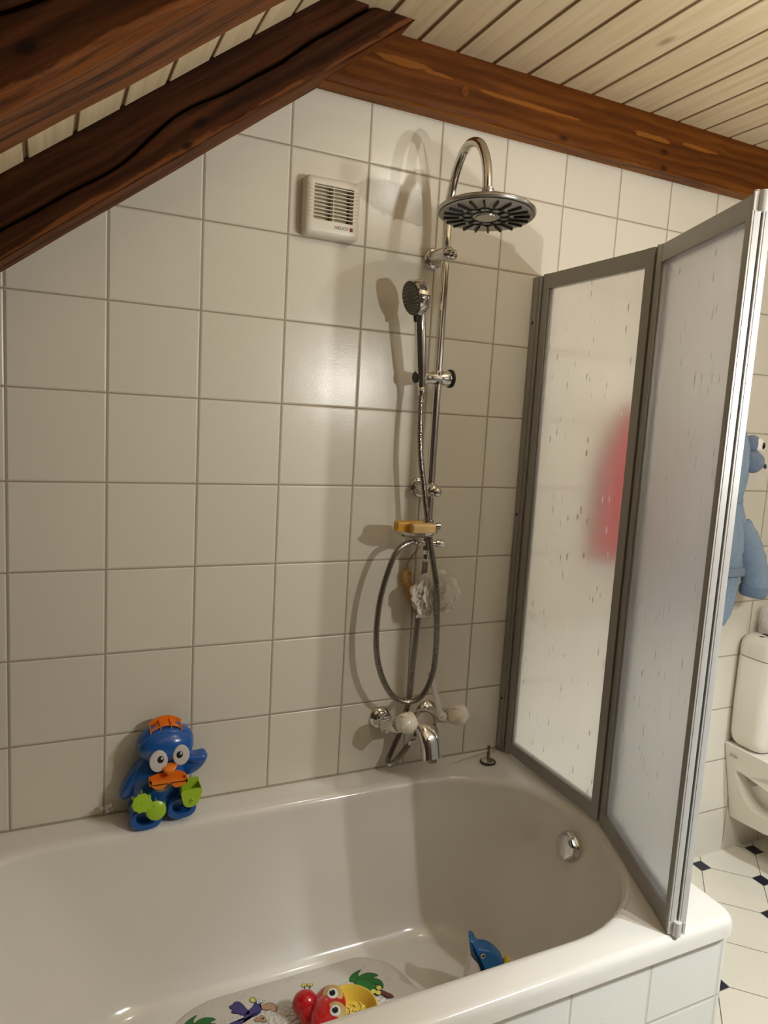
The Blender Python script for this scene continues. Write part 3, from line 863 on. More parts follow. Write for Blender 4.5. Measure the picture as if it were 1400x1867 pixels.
# ------------------------------------------------------------------ bath mixer
mx = thing('bath_mixer', 'chrome wall mounted bath mixer with two marbled white knobs', 'mixer tap', (1.0, 0, 0.74))
def mx_obj(name, mb, mat=None, parent=mx, **kw):
    o = obj(name, mb, mat or M_chrome, parent, **kw)
    if parent is mx: at(mx, o)
    return o
MZ = 0.750; MY = -0.078
for xx in (0.919, 1.066):
    ro = MB().lathe([(0.034, 0), (0.0335, 0.003), (0.029, 0.010), (0.020, 0.0155), (0.0145, 0.017), (0.0145, 0.030), (0.0165, 0.031), (0.0165, 0.047)], (xx, -0.0004, 0.728), (0, -1, 0.18), 40)
    mx_obj('wall_rosette', ro, smooth=45)
bd = MB()
bd.lathe([(0.0005, -0.098), (0.017, -0.097), (0.019, -0.09), (0.0205, -0.05), (0.0225, -0.02), (0.0225, 0.02), (0.0205, 0.05), (0.019, 0.09), (0.017, 0.097), (0.0005, 0.098)], (0.990, MY + 0.004, MZ - 0.012), (1, 0, 0.06), 36)
for xx in (0.919, 1.066):
    bd.lathe([(0.018, 0.0), (0.0195, 0.02), (0.021, 0.045), (0.022, 0.062), (0.0205, 0.066), (0.0005, 0.0665)], ((xx - 0.011, -0.062, 0.727) if xx < 1 else (xx, -0.066, 0.738)), ((0.17, -1, 0.52) if xx < 1 else (0.19, -1, 0.43)), 32)
# spout: broad, flattening and bending down
sp, _ = spline([(1.000, MY + 0.004, MZ - 0.004), (1.002, -0.108, MZ - 0.012), (1.003, -0.140, MZ - 0.038), (1.003, -0.158, MZ - 0.085)], 24)
rg = []
for i, p in enumerate(sp):
    tt = i / 24
    d = (sp[min(i + 1, 24)] - sp[max(i - 1, 0)]).normalized(); sd_ = V((1, 0, 0)); up = sd_.cross(d).normalized()
    w = 0.038 - 0.011 * math.sin(min(tt * 1.3, 1) * PI / 2); h = 0.021 - 0.005 * tt
    rg.append([p + sd_ * (w * math.copysign(abs(math.cos(th)) ** 0.7, math.cos(th))) + up * (h * math.copysign(abs(math.sin(th)) ** 0.7, math.sin(th))) for th in [2 * PI * j / 32 for j in range(32)]])
bd.loft(rg)
mx_obj('body', bd, smooth=45)
ae = MB().lathe([(0.0135, -0.002), (0.0135, 0.008), (0.012, 0.010), (0.0005, 0.0105)], sp[-1], (sp[-1] - sp[-3]).normalized(), 24)
mx_obj('aerator', ae, plain('dull_aerator', (0.3, 0.29, 0.27), 0.35, 0.9))
marb = NT('marbled_white_knob'); co, _ = marb.coord()
marb.set(color=marb.ramp(marb.noise(co, 22, 4, 0.6, 1.5), [(0.35, lin(232, 220, 200)), (0.6, lin(248, 242, 230))]), rough=0.2)
for (c, ax) in (((0.9225, -0.150, 0.773), (0.17, -1, 0.52)), ((1.081, -0.146, 0.773), (0.19, -1, 0.43))):
    kn = MB().lathe([(0.018, -0.022), (0.0245, -0.016), (0.0285, -0.004), (0.0285, 0.008), (0.0255, 0.018), (0.019, 0.0255), (0.010, 0.029), (0.0005, 0.030)], c, ax, 90,
                    fn=lambda t, r, h: 1 + 0.16 * (((5 * t / (2 * PI) + h * 9) % 1.0) ** 2 - 0.55) * (1 if r > 0.012 else 0.5))
    mx_obj('knob', kn, marb.mat, smooth=30, label='marbled white swirl knob')
# diverter: round cap and long lever
dvb = MB().lathe([(0.026, 0.0), (0.027, 0.028), (0.0275, 0.038), (0.0255, 0.042), (0.0005, 0.0425)], (1.008, -0.084, 0.748), (-0.35, -1, 0.25), 36)
mx_obj('diverter_cap_base', dvb, smooth=45)
dd = V((-0.35, -1, 0.25)).normalized()
dc = MB().lathe([(0.0235, 0), (0.0235, 0.0015), (0.0005, 0.0022)], V((1.008, -0.084, 0.748)) + dd * 0.0425, dd, 36)
mx_obj('cap_plate', dc, plain('satin_plate', lin(198, 188, 170), 0.3, 0.25), label='plain satin round plate')
e0 = V((1.037, -0.126, 0.772)); e1 = V((1.021, -0.088, 0.880))
lvb = MB().cyl((1.036, MY, MZ), e0 + V((0, -0.004, 0)), 0.0135, n=24)
ld = (e1 - e0); lu = V((1, 0.35, 0)).normalized(); lv_ = ld.normalized().cross(lu)
lvb.prism([(-0.0085, -0.004), (0.0085, -0.004), (0.010, 0.0), (0.0085, 0.004), (-0.0085, 0.004), (-0.010, 0.0)], e0, lu, lv_, ld)
lo = mx_obj('lever', lvb, plain('bright_lever', (0.86, 0.85, 0.82), 0.12, 0.45), bevel=0.001)
pv = MB().lathe([(0.0115, 0), (0.0115, 0.003), (0.010, 0.004), (0.0005, 0.0042)], e0 + V((-0.001, -0.017, 0.001)), (-0.25, -1, 0.15), 28)
po = mx_obj('lever_disc', pv, plain('white_disc', lin(232, 226, 212), 0.3), label='white disc with two dots')
for s in (-1, 1):
    q = e0 + V((-0.002 + s * 0.0062, -0.0212 - 0.0015 * -s, 0.0022))
    mx_obj('dot', MB().lathe([(0.0014, 0), (0.0014, 0.0006)], q, (-0.25, -1, 0.15), 10), M_ink, po)
cn = MB().cyl((0.996, MY - 0.004, MZ - 0.02), (0.990, -0.084, 0.700), 0.0115, n=22)
mx_obj('hose_outlet', cn)

# ------------------------------------------------------------------ ventilation cover
vt = thing('ventilation_cover', 'square white ventilation fan cover with slats on the wall', 'vent', (0.695, 0, 2.045))
def vt_obj(name, mb, mat, parent=vt, **kw):
    o = obj(name, mb, mat, parent, **kw)
    if parent is vt: at(vt, o)
    return o
vx0, vx1, vz0, vz1 = 0.630, 0.770, 1.977, 2.113
vd = 0.036
hs_ = MB()
rings = []
for (ins, y) in ((0, -0.0005), (0, -0.024), (0.002, -0.030), (0.007, -0.0345), (0.013, -vd)):
    rings.append([V((p.x, y, p.y)) for p in rrect(vx0 + ins, vx1 - ins, vz0 + ins, vz1 - ins, 0.012 - ins * 0.4, 6)])
# recess for the slats
ox0, ox1, oz0, oz1 = vx0 + 0.020, vx1 - 0.020, vz0 + 0.036, vz1 - 0.020
rings.append([V((p.x, -vd, p.y)) for p in rrect(ox0, ox1, oz0, oz1, 0.001, 6)])
rings.append([V((p.x, -0.010, p.y)) for p in rrect(ox0, ox1, oz0, oz1, 0.001, 6)])
hs_.loft(rings, True, True, True)
house = vt_obj('housing', hs_, M_white, smooth=40)
bk = MB()
for (a, b) in ((ox0 + 0.002, 0.6955), (0.7025, ox1 - 0.007)):
    bk.box(a, b, -0.0125, -0.0102, oz0 + 0.001, oz1 - 0.001)
vt_obj('damper_flap', bk, M_slat_back, house, smooth=0, label='beige flaps behind the slats')
ck = MB().box(ox0 + .001, ox1 - .001, -0.0101, -0.0099, oz0 + .001, oz1 - .001)
vt_obj('cavity', ck, M_slat_dark, house, smooth=0, label='dark cavity')
sl = MB()
nS = 9
for k in range(nS):
    z = oz0 + 0.004 + (oz1 - oz0 - 0.004) * (k + 0.5) / nS
    M = Matrix.Translation(V((0, -vd + 0.004, z))) @ Matrix.Rotation(math.radians(6), 4, 'X')
    sl.box(vx0 + 0.008, vx1 - 0.008, -0.006, 0.008, -0.0010, 0.0010, M)
sl.box(0.6985, 0.7005, -vd + 0.002, -0.012, oz0, oz1)
vt_obj('slat_grille', sl, M_white, house, bevel=0.0006)
txt = D.curves.new('lettering', 'FONT'); txt.body = 'HELIOS'; txt.size = 0.0105; txt.extrude = 0.0002; txt.align_x = 'RIGHT'; txt.space_character = 1.05; txt.shear = 0.2
txt.materials.append(M_ink)
to = text_mesh(txt, house)
to.location = (0.7385, -vd - 0.0003, vz0 + 0.0205); to.rotation_euler = (PI / 2, 0, 0)
vt_obj('indicator_lamp', MB().box(0.7435, 0.7505, -vd - 0.001, -vd + 0.002, vz0 + 0.0195, vz0 + 0.0275), M_red_lens, house, smooth=0, label='small dark red indicator')

# ------------------------------------------------------------------ bath plug on the ledge
pg = thing('bath_plug', 'small chrome bath plug standing on the rim beside the screen', 'bath plug', (1.240, -0.077, 0.5765))
obj('disc', MB().lathe([(0.0195, 0), (0.021, 0.002), (0.021, 0.007), (0.018, 0.0095), (0.008, 0.0105), (0.006, 0.012)], n=32), M_chrome, pg)
obj('rubber_ring', MB().lathe([(0.0205, 0.002), (0.0228, 0.0035), (0.0228, 0.0065), (0.0205, 0.008)], n=32), M_black, pg, label='black rubber ring')
obj('stem', MB().lathe([(0.0045, 0.011), (0.0045, 0.034), (0.003, 0.036), (0.003, 0.042), (0.0048, 0.044), (0.0048, 0.050), (0.002, 0.054), (0.0005, 0.0542)], n=18), plain('worn_brass', (0.22, 0.17, 0.13), 0.35, 0.9), pg, label='dark worn stem')

# ------------------------------------------------------------------ penguin water toy
M_blue = plain('blue_plastic', lin(34, 92, 172), 0.22, var=0.05, coat=0.3)
M_navy = plain('deep_blue_plastic', lin(26, 70, 142), 0.3, var=0.05)
M_orange = plain('orange_plastic', lin(238, 128, 34), 0.3, var=0.05)
M_lime = plain('lime_plastic', lin(168, 206, 52), 0.3, var=0.05)
M_eyew = plain('eye_white', lin(214, 212, 208), 0.35, var=0.02)
M_blk = plain('eye_black', (0.008, 0.008, 0.008), 0.25)
pn = thing('penguin_toy', 'blue plastic penguin water toy leaning on the tiles at the rim', 'toy', (0.332, -0.056, ZR))
SU, SW = 0.001256 / 7, 0.00131 / 7
def pu(cx): return (cx - 690) * SU
def pw(cy): return (1500 - cy) * SW
def pp(cx, cy, d): return V((pu(cx), d, pw(cy)))
UX, UZ, NY = V((1, 0, 0)), V((0, 0, 1)), V((0, -1, 0))
def outline(lst, n=5): return smooth_closed([(pu(a), pw(b)) for a, b in lst], n)
bdy = MB()
BK = 0.030
bdy.ell(pp(610, 1010, 0.006), (0.062, 0.034, 0.075))
bdy.ell(pp(640, 1230, 0.004), (0.052, 0.030, 0.035))
# wings and arms
wing = outline([(430, 690), (300, 790), (190, 960), (130, 1100), (140, 1180), (200, 1195), (300, 1150), (420, 1000), (500, 820)])
bdy.dome(wing, (0, 0.026, 0), UX, UZ, NY, 0.032, edge=0.014)
armr = outline([(850, 720), (960, 690), (1090, 712), (1200, 705), (1245, 740), (1255, 800), (1200, 900), (1090, 980), (960, 1000), (840, 900)])
bdy.dome(armr, (0, 0.026, 0), UX, UZ, NY, 0.026, edge=0.012)
sp, _ = spline([pp(900, 715, 0.004), pp(1000, 745, 0.0), pp(1100, 752, -0.002), pp(1190, 748, -0.002), pp(1235, 775, 0.004)], 24)
bdy.tube(sp, [0.0085 + 0.002 * math.sin(i / 24 * PI) if i < 21 else 0.0085 - 0.0018 * (i - 20) for i in range(25)], 16)
obj('body', bdy, M_blue, pn, smooth=60)
hd = MB()
hd.ell(pp(690, 492, 0.010), (0.066, 0.042, 0.0465), nu=48, nv=28)
hd.ell(pp(690, 520, -0.004), (0.0635, 0.036, 0.043), nu=48, nv=28)
hdo = obj('head', hd, M_blue, pn, smooth=60)
for (ex, ey, rx, ry, px_, py_) in ((570, 618, 113, 138, 592, 596), (848, 578, 104, 130, 830, 567)):
    d0 = -0.0375
    ey_ = MB().dome([(pu(ex) + rx * SU * math.cos(2 * PI * k / 32), pw(ey) + ry * SW * math.sin(2 * PI * k / 32)) for k in range(32)], (0, d0, 0), UX, UZ, V((-0.05 if ex < 700 else 0.25, -1, -0.05)), 0.0055, edge=0.004, shrink=0.9)
    eo = obj('eye', ey_, M_eyew, hdo, smooth=50, label='white eye disc')
    cxp, cyp = pu(px_), pw(py_)
    pb = MB(); pb.dome([(cxp + 41 * SU * math.cos(2 * PI * k / 24), cyp + 46 * SW * math.sin(2 * PI * k / 24)) for k in range(24)], (0, d0 - 0.0046, 0), UX, UZ, NY, 0.0016, edge=0.001)
    pb.cur = 1
    pb.dome([(cxp + 15 * SU + 15 * SU * math.cos(2 * PI * k / 14), cyp + 17 * SW + 17 * SW * math.sin(2 * PI * k / 14)) for k in range(14)], (0, d0 - 0.0064, 0), UX, UZ, NY, 0.001, edge=0.0004)
    obj('pupil', pb, [M_blk, M_eyew], hdo, smooth=50, label='black pupil')
bkk = MB()
top = [(pu(a), pw(b)) for a, b in ((610, 705), (640, 682), (720, 676), (800, 684), (800, 700), (770, 745), (745, 790), (700, 805), (660, 780), (630, 745))]
bkk.dome(smooth_closed(top, 3), (0, -0.034, 0), UX, UZ, V((0, -1, -0.25)), 0.020, edge=0.006)
obj('beak', bkk, M_orange, hdo, smooth=60, label='orange beak')
# orange trough across the top of the head
tp = MB()
for k in range(12):
    a0 = (k / 12 - 0.5) * 2; a1 = ((k + 1) / 12 - 0.5) * 2
    def arc(a, h, d): return V((pu(690 + 205 * a), d, pw(262 + 72 * a * a - h)))
    for (h0, h1, d0, d1) in ((-30, 88, 0.018, 0.022), (24, 30, -0.013, 0.020)):
        tp.add([arc(a0, h0, d0), arc(a1, h0, d0), arc(a1, h1, d0), arc(a0, h1, d0), arc(a0, h0, d1), arc(a1, h0, d1), arc(a1, h1, d1), arc(a0, h1, d1)],
               [(0, 1, 2, 3), (7, 6, 5, 4), (0, 4, 5, 1), (3, 2, 6, 7), (0, 3, 7, 4), (1, 5, 6, 2)])
for a in (-0.97, -0.38, 0.28, 0.92):
    x = pu(690 + 205 * a); z = pw(262 + 72 * a * a)
    tp.box(x - 0.0012, x + 0.0012, -0.012, 0.020, z - 0.008, z + 0.0095)
obj('head_funnel', tp, M_orange, hdo, smooth=0, label='orange funnel set into the head')
bl = MB().dome(outline([(530, 1000), (545, 940), (640, 900), (740, 905), (790, 950), (760, 1020), (690, 1075), (590, 1080), (540, 1050)], 4), (0, -0.020, 0), UX, UZ, NY, 0.012, edge=0.004)
obj('belly', bl, plain('belly_grey', lin(150, 148, 140), 0.35), pn, smooth=60, label='pale grey belly')
tr = MB()
lob = outline([(455, 835), (560, 850), (640, 850), (700, 845), (760, 845), (840, 855), (930, 885), (900, 935), (830, 965), (760, 955), (715, 895), (690, 895), (650, 930), (600, 962), (530, 950), (480, 905)], 3)
tr.prism(lob, (0, -0.052, 0), UX, UZ, (0, 0.0025, 0))
back = [(pu(a), pw(b)) for a, b in ((455, 830), (560, 800), (700, 780), (830, 795), (915, 840), (930, 900), (700, 910), (465, 900))]
tr.prism(back, (0, -0.0345, 0), UX, UZ, (0, 0.0025, 0))
tr.prism([(pu(455), -0.030), (pu(455), -0.052), (pu(480), -0.052), (pu(480), -0.030)], (0, 0, pw(905)), UX, V((0, 1, 0)), (0, 0, 70 * SW))
tr.prism([(pu(905), -0.030), (pu(905), -0.052), (pu(930), -0.052), (pu(930), -0.030)], (0, 0, pw(930)), UX, V((0, 1, 0)), (0, 0, 70 * SW))
tr.prism([(pu(470), -0.030), (pu(480), -0.052), (pu(920), -0.052), (pu(920), -0.030)], (0, 0, pw(905)), UX, V((0, 1, 0)), (0, 0, 12 * SW))
obj('beak_tray', tr, M_orange, pn, smooth=30, bevel=0.0006, label='two lobed orange tray under the beak')
# feet
ft = MB()
for (cx, cy, rx, rz) in ((432, 1368, 205, 152), (880, 1300, 195, 145)):
    o0 = [(pu(cx) + rx * SU * math.copysign(abs(math.cos(t_)) ** .8, math.cos(t_)), pw(cy) + rz * SW * math.copysign(abs(math.sin(t_)) ** .8, math.sin(t_))) for t_ in [2 * PI * k / 36 for k in range(36)]]
    i0 = [(pu(cx) + (a - pu(cx)) * 0.62, pw(cy) + 0.004 + (b - pw(cy)) * 0.58) for a, b in o0]
    rings = []
    for (poly, s, y) in ((o0, 0.96, 0.030), (o0, 1.0, 0.02), (o0, 1.0, -0.030), (o0, 0.96, -0.037), (o0, 0.88, -0.040), (i0, 1.04, -0.040), (i0, 1.0, -0.037), (i0, 0.92, -0.020)):
        cx_ = sum(p[0] for p in poly) / len(poly); cz_ = sum(p[1] for p in poly) / len(poly)
        rings.append([V((cx_ + (a - cx_) * s, y, max(cz_ + (b - cz_) * s, 0.0006))) for a, b in poly])
    ft.loft(rings)
obj('foot_basin', ft, M_blue, pn, smooth=45)
# lime cup and two lime water wheels
gw = MB()
gw.lathe([(0.0155, 0), (0.0165, 0.004), (0.019, 0.010), (0.0215, 0.0115), (0.0215, 0.0135), (0.012, 0.0145), (0.0008, 0.015)], pp(360, 1105, -0.042), (0.05, -1, 0.15), 60, fn=lambda t_, r, h: 1 + (0.055 * math.cos(10 * t_) if r > .018 else 0))
gw.lathe([(0.003, 0.0150), (0.003, 0.0158)], pp(360, 1108, -0.042), (0.05, -1, 0.15), 12)
for k in range(6):
    th = 2 * PI * k / 6 + 0.5
    q = pp(360, 1105, -0.036)
    gw.prism([(-0.008, -0.001), (0.008, -0.001), (0.008, 0.001), (-0.008, 0.001)], q + V((math.cos(th) * 0.016, 0, math.sin(th) * 0.016)), V((math.cos(th), 0, math.sin(th))), V((-math.sin(th), 0, math.cos(th))), (0, -0.012, 0))
obj('water_wheel', gw, M_lime, pn, smooth=35, label='scalloped lime green water wheel')
gv = MB()
gv.lathe([(0.0165, 0), (0.020, 0.006), (0.0222, 0.010), (0.0222, 0.012), (0.018, 0.0145), (0.010, 0.0165), (0.0008, 0.017)], pp(540, 1238, -0.042), (0.0, -1, 0.2), 48)
for k in range(4):
    th = PI / 2 * k + 0.3
    q = pp(540, 1238, -0.0555) + V((math.cos(th) * 0.0135, 0, math.sin(th) * 0.0135))
    gv.ell(q, (0.0035, 0.0025, 0.0035), nu=12, nv=8)
for k in range(6):
    th = 2 * PI * k / 6 + 0.5
    q = pp(540, 1238, -0.036)
    gv.prism([(-0.008, -0.001), (0.008, -0.001), (0.008, 0.001), (-0.008, 0.001)], q + V((math.cos(th) * 0.0165, 0, math.sin(th) * 0.0165)), V((math.cos(th), 0, math.sin(th))), V((-math.sin(th), 0, math.cos(th))), (0, -0.012, 0))
obj('water_wheel', gv, M_lime, pn, smooth=35, label='round lime green water wheel')
cp = MB(); rings = []
cup0 = [(pu(a), pw(b)) for a, b in ((850, 985), (850, 1090), (880, 1190), (930, 1228), (990, 1228), (1060, 1190), (1098, 1090), (1100, 985))]
def cuploop(s, y, dz=0):
    cxx = pu(975); 
    return [V((cxx + (a - cxx) * s, y, b + dz)) for a, b in cup0]
for i in range(len(cup0) - 1):
    (a0, b0), (a1, b1) = cup0[i], cup0[i + 1]
    cp.prism([(a0, b0), (a1, b1), (pu(975) + (a1 - pu(975)) * .93, b1 + .001), (pu(975) + (a0 - pu(975)) * .93, b0 + .001)], (0, -0.028, 0), UX, UZ, (0, -0.034, 0))
fro = smooth_closed([(pu(a), pw(b)) for a, b in ((850, 1010), (975, 992), (1100, 1005), (1098, 1090), (1060, 1190), (990, 1228), (930, 1228), (880, 1190), (850, 1090))], 4)
cp.prism(fro, (0, -0.060, 0), UX, UZ, (0, -0.003, 0))
bko = smooth_closed([(pu(a), pw(b)) for a, b in ((855, 960), (900, 940), (1050, 930), (1098, 950), (1098, 1090), (1060, 1190), (990, 1228), (930, 1228), (880, 1190), (852, 1090))], 4)
cp.prism(bko, (0, -0.028, 0), UX, UZ, (0, -0.003, 0))
cp.lathe([(0.0042, 0), (0.0036, 0.006), (0.0018, 0.006), (0.0016, 0.003)], pp(980, 1138, -0.062), (0, -1, 0), 16)
obj('cup', cp, M_lime, pn, smooth=40, bevel=0.0006, label='lime green cup with a round spout hole')

# ------------------------------------------------------------------ bath mat with printed animals
BZ = 0.1655
mt = thing('bath_mat', 'clear bubbly bath mat with cartoon prints on the tub floor', 'bath mat', (0.60, -0.38, BZ))
t = NT('clear_mat_vinyl'); co, xyz = t.coord()
vo = t.n('ShaderNodeTexVoronoi', feature='SMOOTH_F1'); t.put(vo.inputs['Vector'], co); vo.inputs['Scale'].default_value = 130
cx = t.m('ABSOLUTE', xyz[0]); cy = t.m('ABSOLUTE', xyz[1])
inner = t.m('MULTIPLY', t.m('SUBTRACT', 1.0, t.ss(cx, 0.20, 0.24)), t.m('SUBTRACT', 1.0, t.ss(cy, 0.10, 0.14)))
t.set(color=lin(206, 200, 190), rough=t.m('MULTIPLY_ADD', inner, -0.14, 0.32), normal=t.bump(t.m('MULTIPLY', vo.outputs['Distance'], inner), 1.0, 0.006))
M_mat = t.mat
mo = smooth_closed([(-0.30, 0.0), (-0.285, 0.11), (-0.235, 0.172), (-0.12, 0.203), (0.02, 0.212), (0.14, 0.208), (0.235, 0.175), (0.285, 0.11), (0.30, 0.0), (0.285, -0.11), (0.235, -0.172), (0.12, -0.203), (0.0, -0.212), (-0.12, -0.203), (-0.235, -0.172), (-0.285, -0.11)], 6)
mm = MB()
rings = []
for (s, z) in ((1.0, 0.0), (1.004, 0.0015), (1.0, 0.003), (0.985, 0.0036), (0.7, 0.0036), (0.02, 0.0036)):
    rings.append([V((a * s, b * s, z)) for a, b in mo])
mm.loft(rings)
for (a, b) in mo[::6]:
    ring = [V((a * 0.86 + 0.0085 * math.cos(2 * PI * k / 20), b * 0.86 + 0.0085 * math.sin(2 * PI * k / 20), 0.0036)) for k in range(20)]
    mm.tube(ring, 0.0012, 6, True)
    mm.ell((a * 0.86, b * 0.86, 0.0036), (0.0035, 0.0035, 0.0016), nu=10, nv=6)
obj('vinyl_sheet', mm, M_mat, mt, smooth=50)
P_black = plain('print_black', (0.012, 0.012, 0.015), 0.4)
P_purple = plain('print_purple', lin(60, 52, 120), 0.35); P_green = plain('print_green', lin(30, 110, 40), 0.35); P_tan = plain('print_tan', lin(176, 140, 110), 0.35)
P_yel = plain('print_yellow', lin(214, 200, 96), 0.35); P_white = plain('print_white', lin(228, 226, 220), 0.35); P_brown = plain('print_brown', lin(96, 52, 40), 0.35)
MC = V((0.60, -0.38))
def flat(mb, poly, z, idx, n=3, grow=0.0):
    q = smooth_closed([(a - MC.x, b - MC.y) for a, b in poly], n) if n else [(a - MC.x, b - MC.y) for a, b in poly]
    ca = sum(p[0] for p in q) / len(q); cb = sum(p[1] for p in q) / len(q)
    if grow:
        q2 = []
        for a, b in q:
            d = V((a - ca, b - cb)); l = d.length
            q2.append((ca + d.x * (1 + grow / l), cb + d.y * (1 + grow / l)))
        q = q2
    mb.cur = idx
    mb.prism(q, (0, 0, z), (1, 0, 0), (0, 1, 0), (0, 0, 0.00035))
def inked(mb, poly, idx, z=0.0037, n=3, g=0.0018):
    flat(mb, poly, z, 0, n, g); flat(mb, poly, z + 0.0004, idx, n)
# the print's own axes: e along the bath, w toward the wall side (slightly slanting on the sheet)
def loc2(o, s, pts, rot=0.0):
    c_, s_ = math.cos(rot), math.sin(rot)
    return [(o[0] + s * (a * c_ - b * s_), o[1] + s * (a * s_ + b * c_)) for a, b in pts]
bp = MB()
BO = (0.506, -0.252); RO = -0.32
inked(bp, loc2(BO, 0.001, [(-2, -8), (-14, 6), (-20, 14), (-30, 24), (-40, 23), (-44, 16), (-50, 13), (-48, 6), (-42, 2), (-44, -4), (-36, -8), (-30, -8), (-24, -12), (-12, -14)], RO), 1)   # wing
inked(bp, loc2(BO, 0.001, [(-8, -4), (2, 8), (6, 20), (14, 22), (22, 12), (24, 2), (18, -12), (4, -20), (-10, -24), (-26, -30), (-44, -34), (-46, -42), (-30, -42), (-16, -34), (-14, -16)], RO), 1)
inked(bp, loc2(BO, 0.001, [(18, 14), (26, 12), (36, 16), (48, 16), (58, 6), (58, -6), (52, -8), (46, -2), (36, -2), (24, 2)], RO), 2)                    # bill
inked(bp, loc2(BO, 0.001, [(-2, 24), (-4, 32), (2, 36), (8, 30), (8, 22)], RO), 3)                                                                     # tuft
for (ex, ey) in ((16, 22), (24, 24)):
    inked(bp, loc2(BO, 0.001, [(ex + 4.5 * math.cos(2 * PI * k / 10), ey + 5.5 * math.sin(2 * PI * k / 10)) for k in range(10)], RO), 4, z=0.0043, g=0.001)
    flat(bp, loc2(BO, 0.001, [(ex + 1 + 1.6 * math.cos(2 * PI * k / 8), ey + 1.6 * math.sin(2 * PI * k / 8)) for k in range(8)], RO), 0.0052, 0, 0)
for (a, b) in ((14, -26), (24, -20), (28, -28)):
    inked(bp, loc2(BO, 0.001, [(a - 5, b - 5), (a + 6, b - 8), (a + 9, b - 3), (a, b + 4)], RO), 2, g=0.001)
obj('bird_print', bp, [P_black, P_purple, P_tan, P_yel, P_white], mt, smooth=0, label='purple bird print')
def palm(o, s, rot, flip=1):
    mb = MB()
    leaves = [[(-48, 4), (-46, 24), (-32, 44), (-20, 52), (-26, 34), (-22, 14), (-34, 2)], [(-24, 6), (-20, 26), (0, 42), (24, 44), (34, 38), (24, 32), (18, 20), (0, 12)],
              [(-6, 2), (8, 16), (28, 24), (46, 18), (54, 4), (54, -8), (40, 2), (22, 2)], [(-30, 0), (-12, 14), (10, 10), (30, -2), (38, -16), (24, -22), (0, -18), (-20, -12)],
              [(0, -18), (10, -34), (26, -40), (38, -30), (34, -18)]]
    for i, l in enumerate(leaves):
        inked(mb, loc2(o, s, [(a * flip, b) for a, b in l], rot), 1, z=0.0037 + 0.0009 * i, g=0.0014)
    for (a, b) in ((44, -14), (30, -30), (44, -32)):
        inked(mb, loc2(o, s, [(flip * (a + 8 * math.cos(2 * PI * k / 10)), b + 8 * math.sin(2 * PI * k / 10)) for k in range(10)], rot), 2, z=0.0086, g=0.001)
    inked(mb, loc2(o, s, [(flip * 50, -18), (flip * 84, -30), (flip * 92, -40), (flip * 74, -44), (flip * 50, -30)], rot), 3, z=0.0080, n=1, g=0.0012)
    return mb
obj('palm_print', palm((0.785, -0.278), 0.00082, -0.55), [P_black, P_green, P_yel, P_brown], mt, smooth=0, label='green palm print beside the parrot toy')
obj('palm_print', palm((0.385, -0.268), 0.00082, -0.40), [P_black, P_green, P_yel, P_brown], mt, smooth=0, label='green palm print at the mat end')
fl = MB()
FO = (0.640, -0.262)
for (x0, y0, x1, y1) in ((0, 0, 0.004, 0.034), (0.004, 0, 0.018, 0.030), (-0.012, -0.006, -0.014, 0.010)):
    fl.cur = 0
    fl.tube([(FO[0] + x0 - MC.x, FO[1] + y0 - MC.y, 0.0042), (FO[0] + x1 - MC.x, FO[1] + y1 - MC.y, 0.0042)], 0.0012, 6)
    inked(fl, [(FO[0] + x1 + 0.006 * math.cos(2 * PI * k / 12), FO[1] + y1 + 0.005 * math.sin(2 * PI * k / 12)) for k in range(12)], 1, z=0.0040, g=0.0012)
inked(fl, loc2(FO, 0.001, [(-4, -10), (6, -6), (14, -14), (14, -30), (2, -44), (-14, -44), (-20, -30), (-14, -16)]), 2, g=0.0014)
for xx in (-10, 4):
    fl.cur = 0
    fl.tube([(FO[0] + xx * .001 - MC.x, FO[1] - 0.044 - MC.y, 0.0042), (FO[0] + (xx + 3) * .001 - MC.x, FO[1] - 0.072 - MC.y, 0.0042)], 0.0011, 6)
obj('giraffe_print', fl, [P_black, P_yel, P_white], mt, smooth=0, label='small horned animal print under the parrot toy')

# ------------------------------------------------------------------ parrot scoop toy on the mat
pr = thing('parrot_toy', 'red and yellow parrot shaped scoop toy lying on the bath mat', 'toy', (0.680, -0.374, BZ + 0.004))
M_red = plain('red_plastic', lin(186, 20, 26), 0.2, var=0.05, coat=0.3); M_yellow = plain('yellow_plastic', lin(222, 190, 70), 0.3); M_tan = plain('tan_plastic', lin(190, 160, 96), 0.3)
RA = -0.40
def prx(a, b, z): return V((a * math.cos(RA) - b * math.sin(RA), a * math.sin(RA) + b * math.cos(RA), z))
bw = MB()
rings = []
for (s, z) in ((0.55, 0.001), (0.82, 0.010), (1.0, 0.034), (1.02, 0.048), (0.95, 0.050), (0.88, 0.044), (0.72, 0.022), (0.02, 0.018)):
    rings.append([prx(0.022 + 0.064 * s * math.cos(2 * PI * k / 48), 0.006 + 0.066 * s * math.sin(2 * PI * k / 48), z) for k in range(48)])
bw.loft(rings)
obj('yellow_bowl', bw, M_yellow, pr, smooth=50)
gr = MB(); rnd = random.Random(3)
for k in range(46):
    a = rnd.uniform(-0.02, 0.058); b = rnd.uniform(-0.035, 0.045)
    if math.hypot((a - 0.022) / 0.046, (b - 0.006) / 0.046) > 1: continue
    d = rnd.uniform(0, 6)
    gr.tube([prx(a - .005 * math.cos(d), b - .005 * math.sin(d), 0.0225), prx(a, b, 0.0245), prx(a + .005 * math.cos(d), b + .005 * math.sin(d), 0.0225)], 0.0018, 8)
obj('grid_ribs', gr, plain('pale_yellow_plastic', lin(232, 212, 120), 0.35), pr, smooth=50, label='pale raised ribs in the bowl')
hd = MB()
hd.ell(prx(-0.034, -0.008, 0.032), (0.036, 0.054, 0.036), Matrix.Rotation(RA, 3, 'Z'))
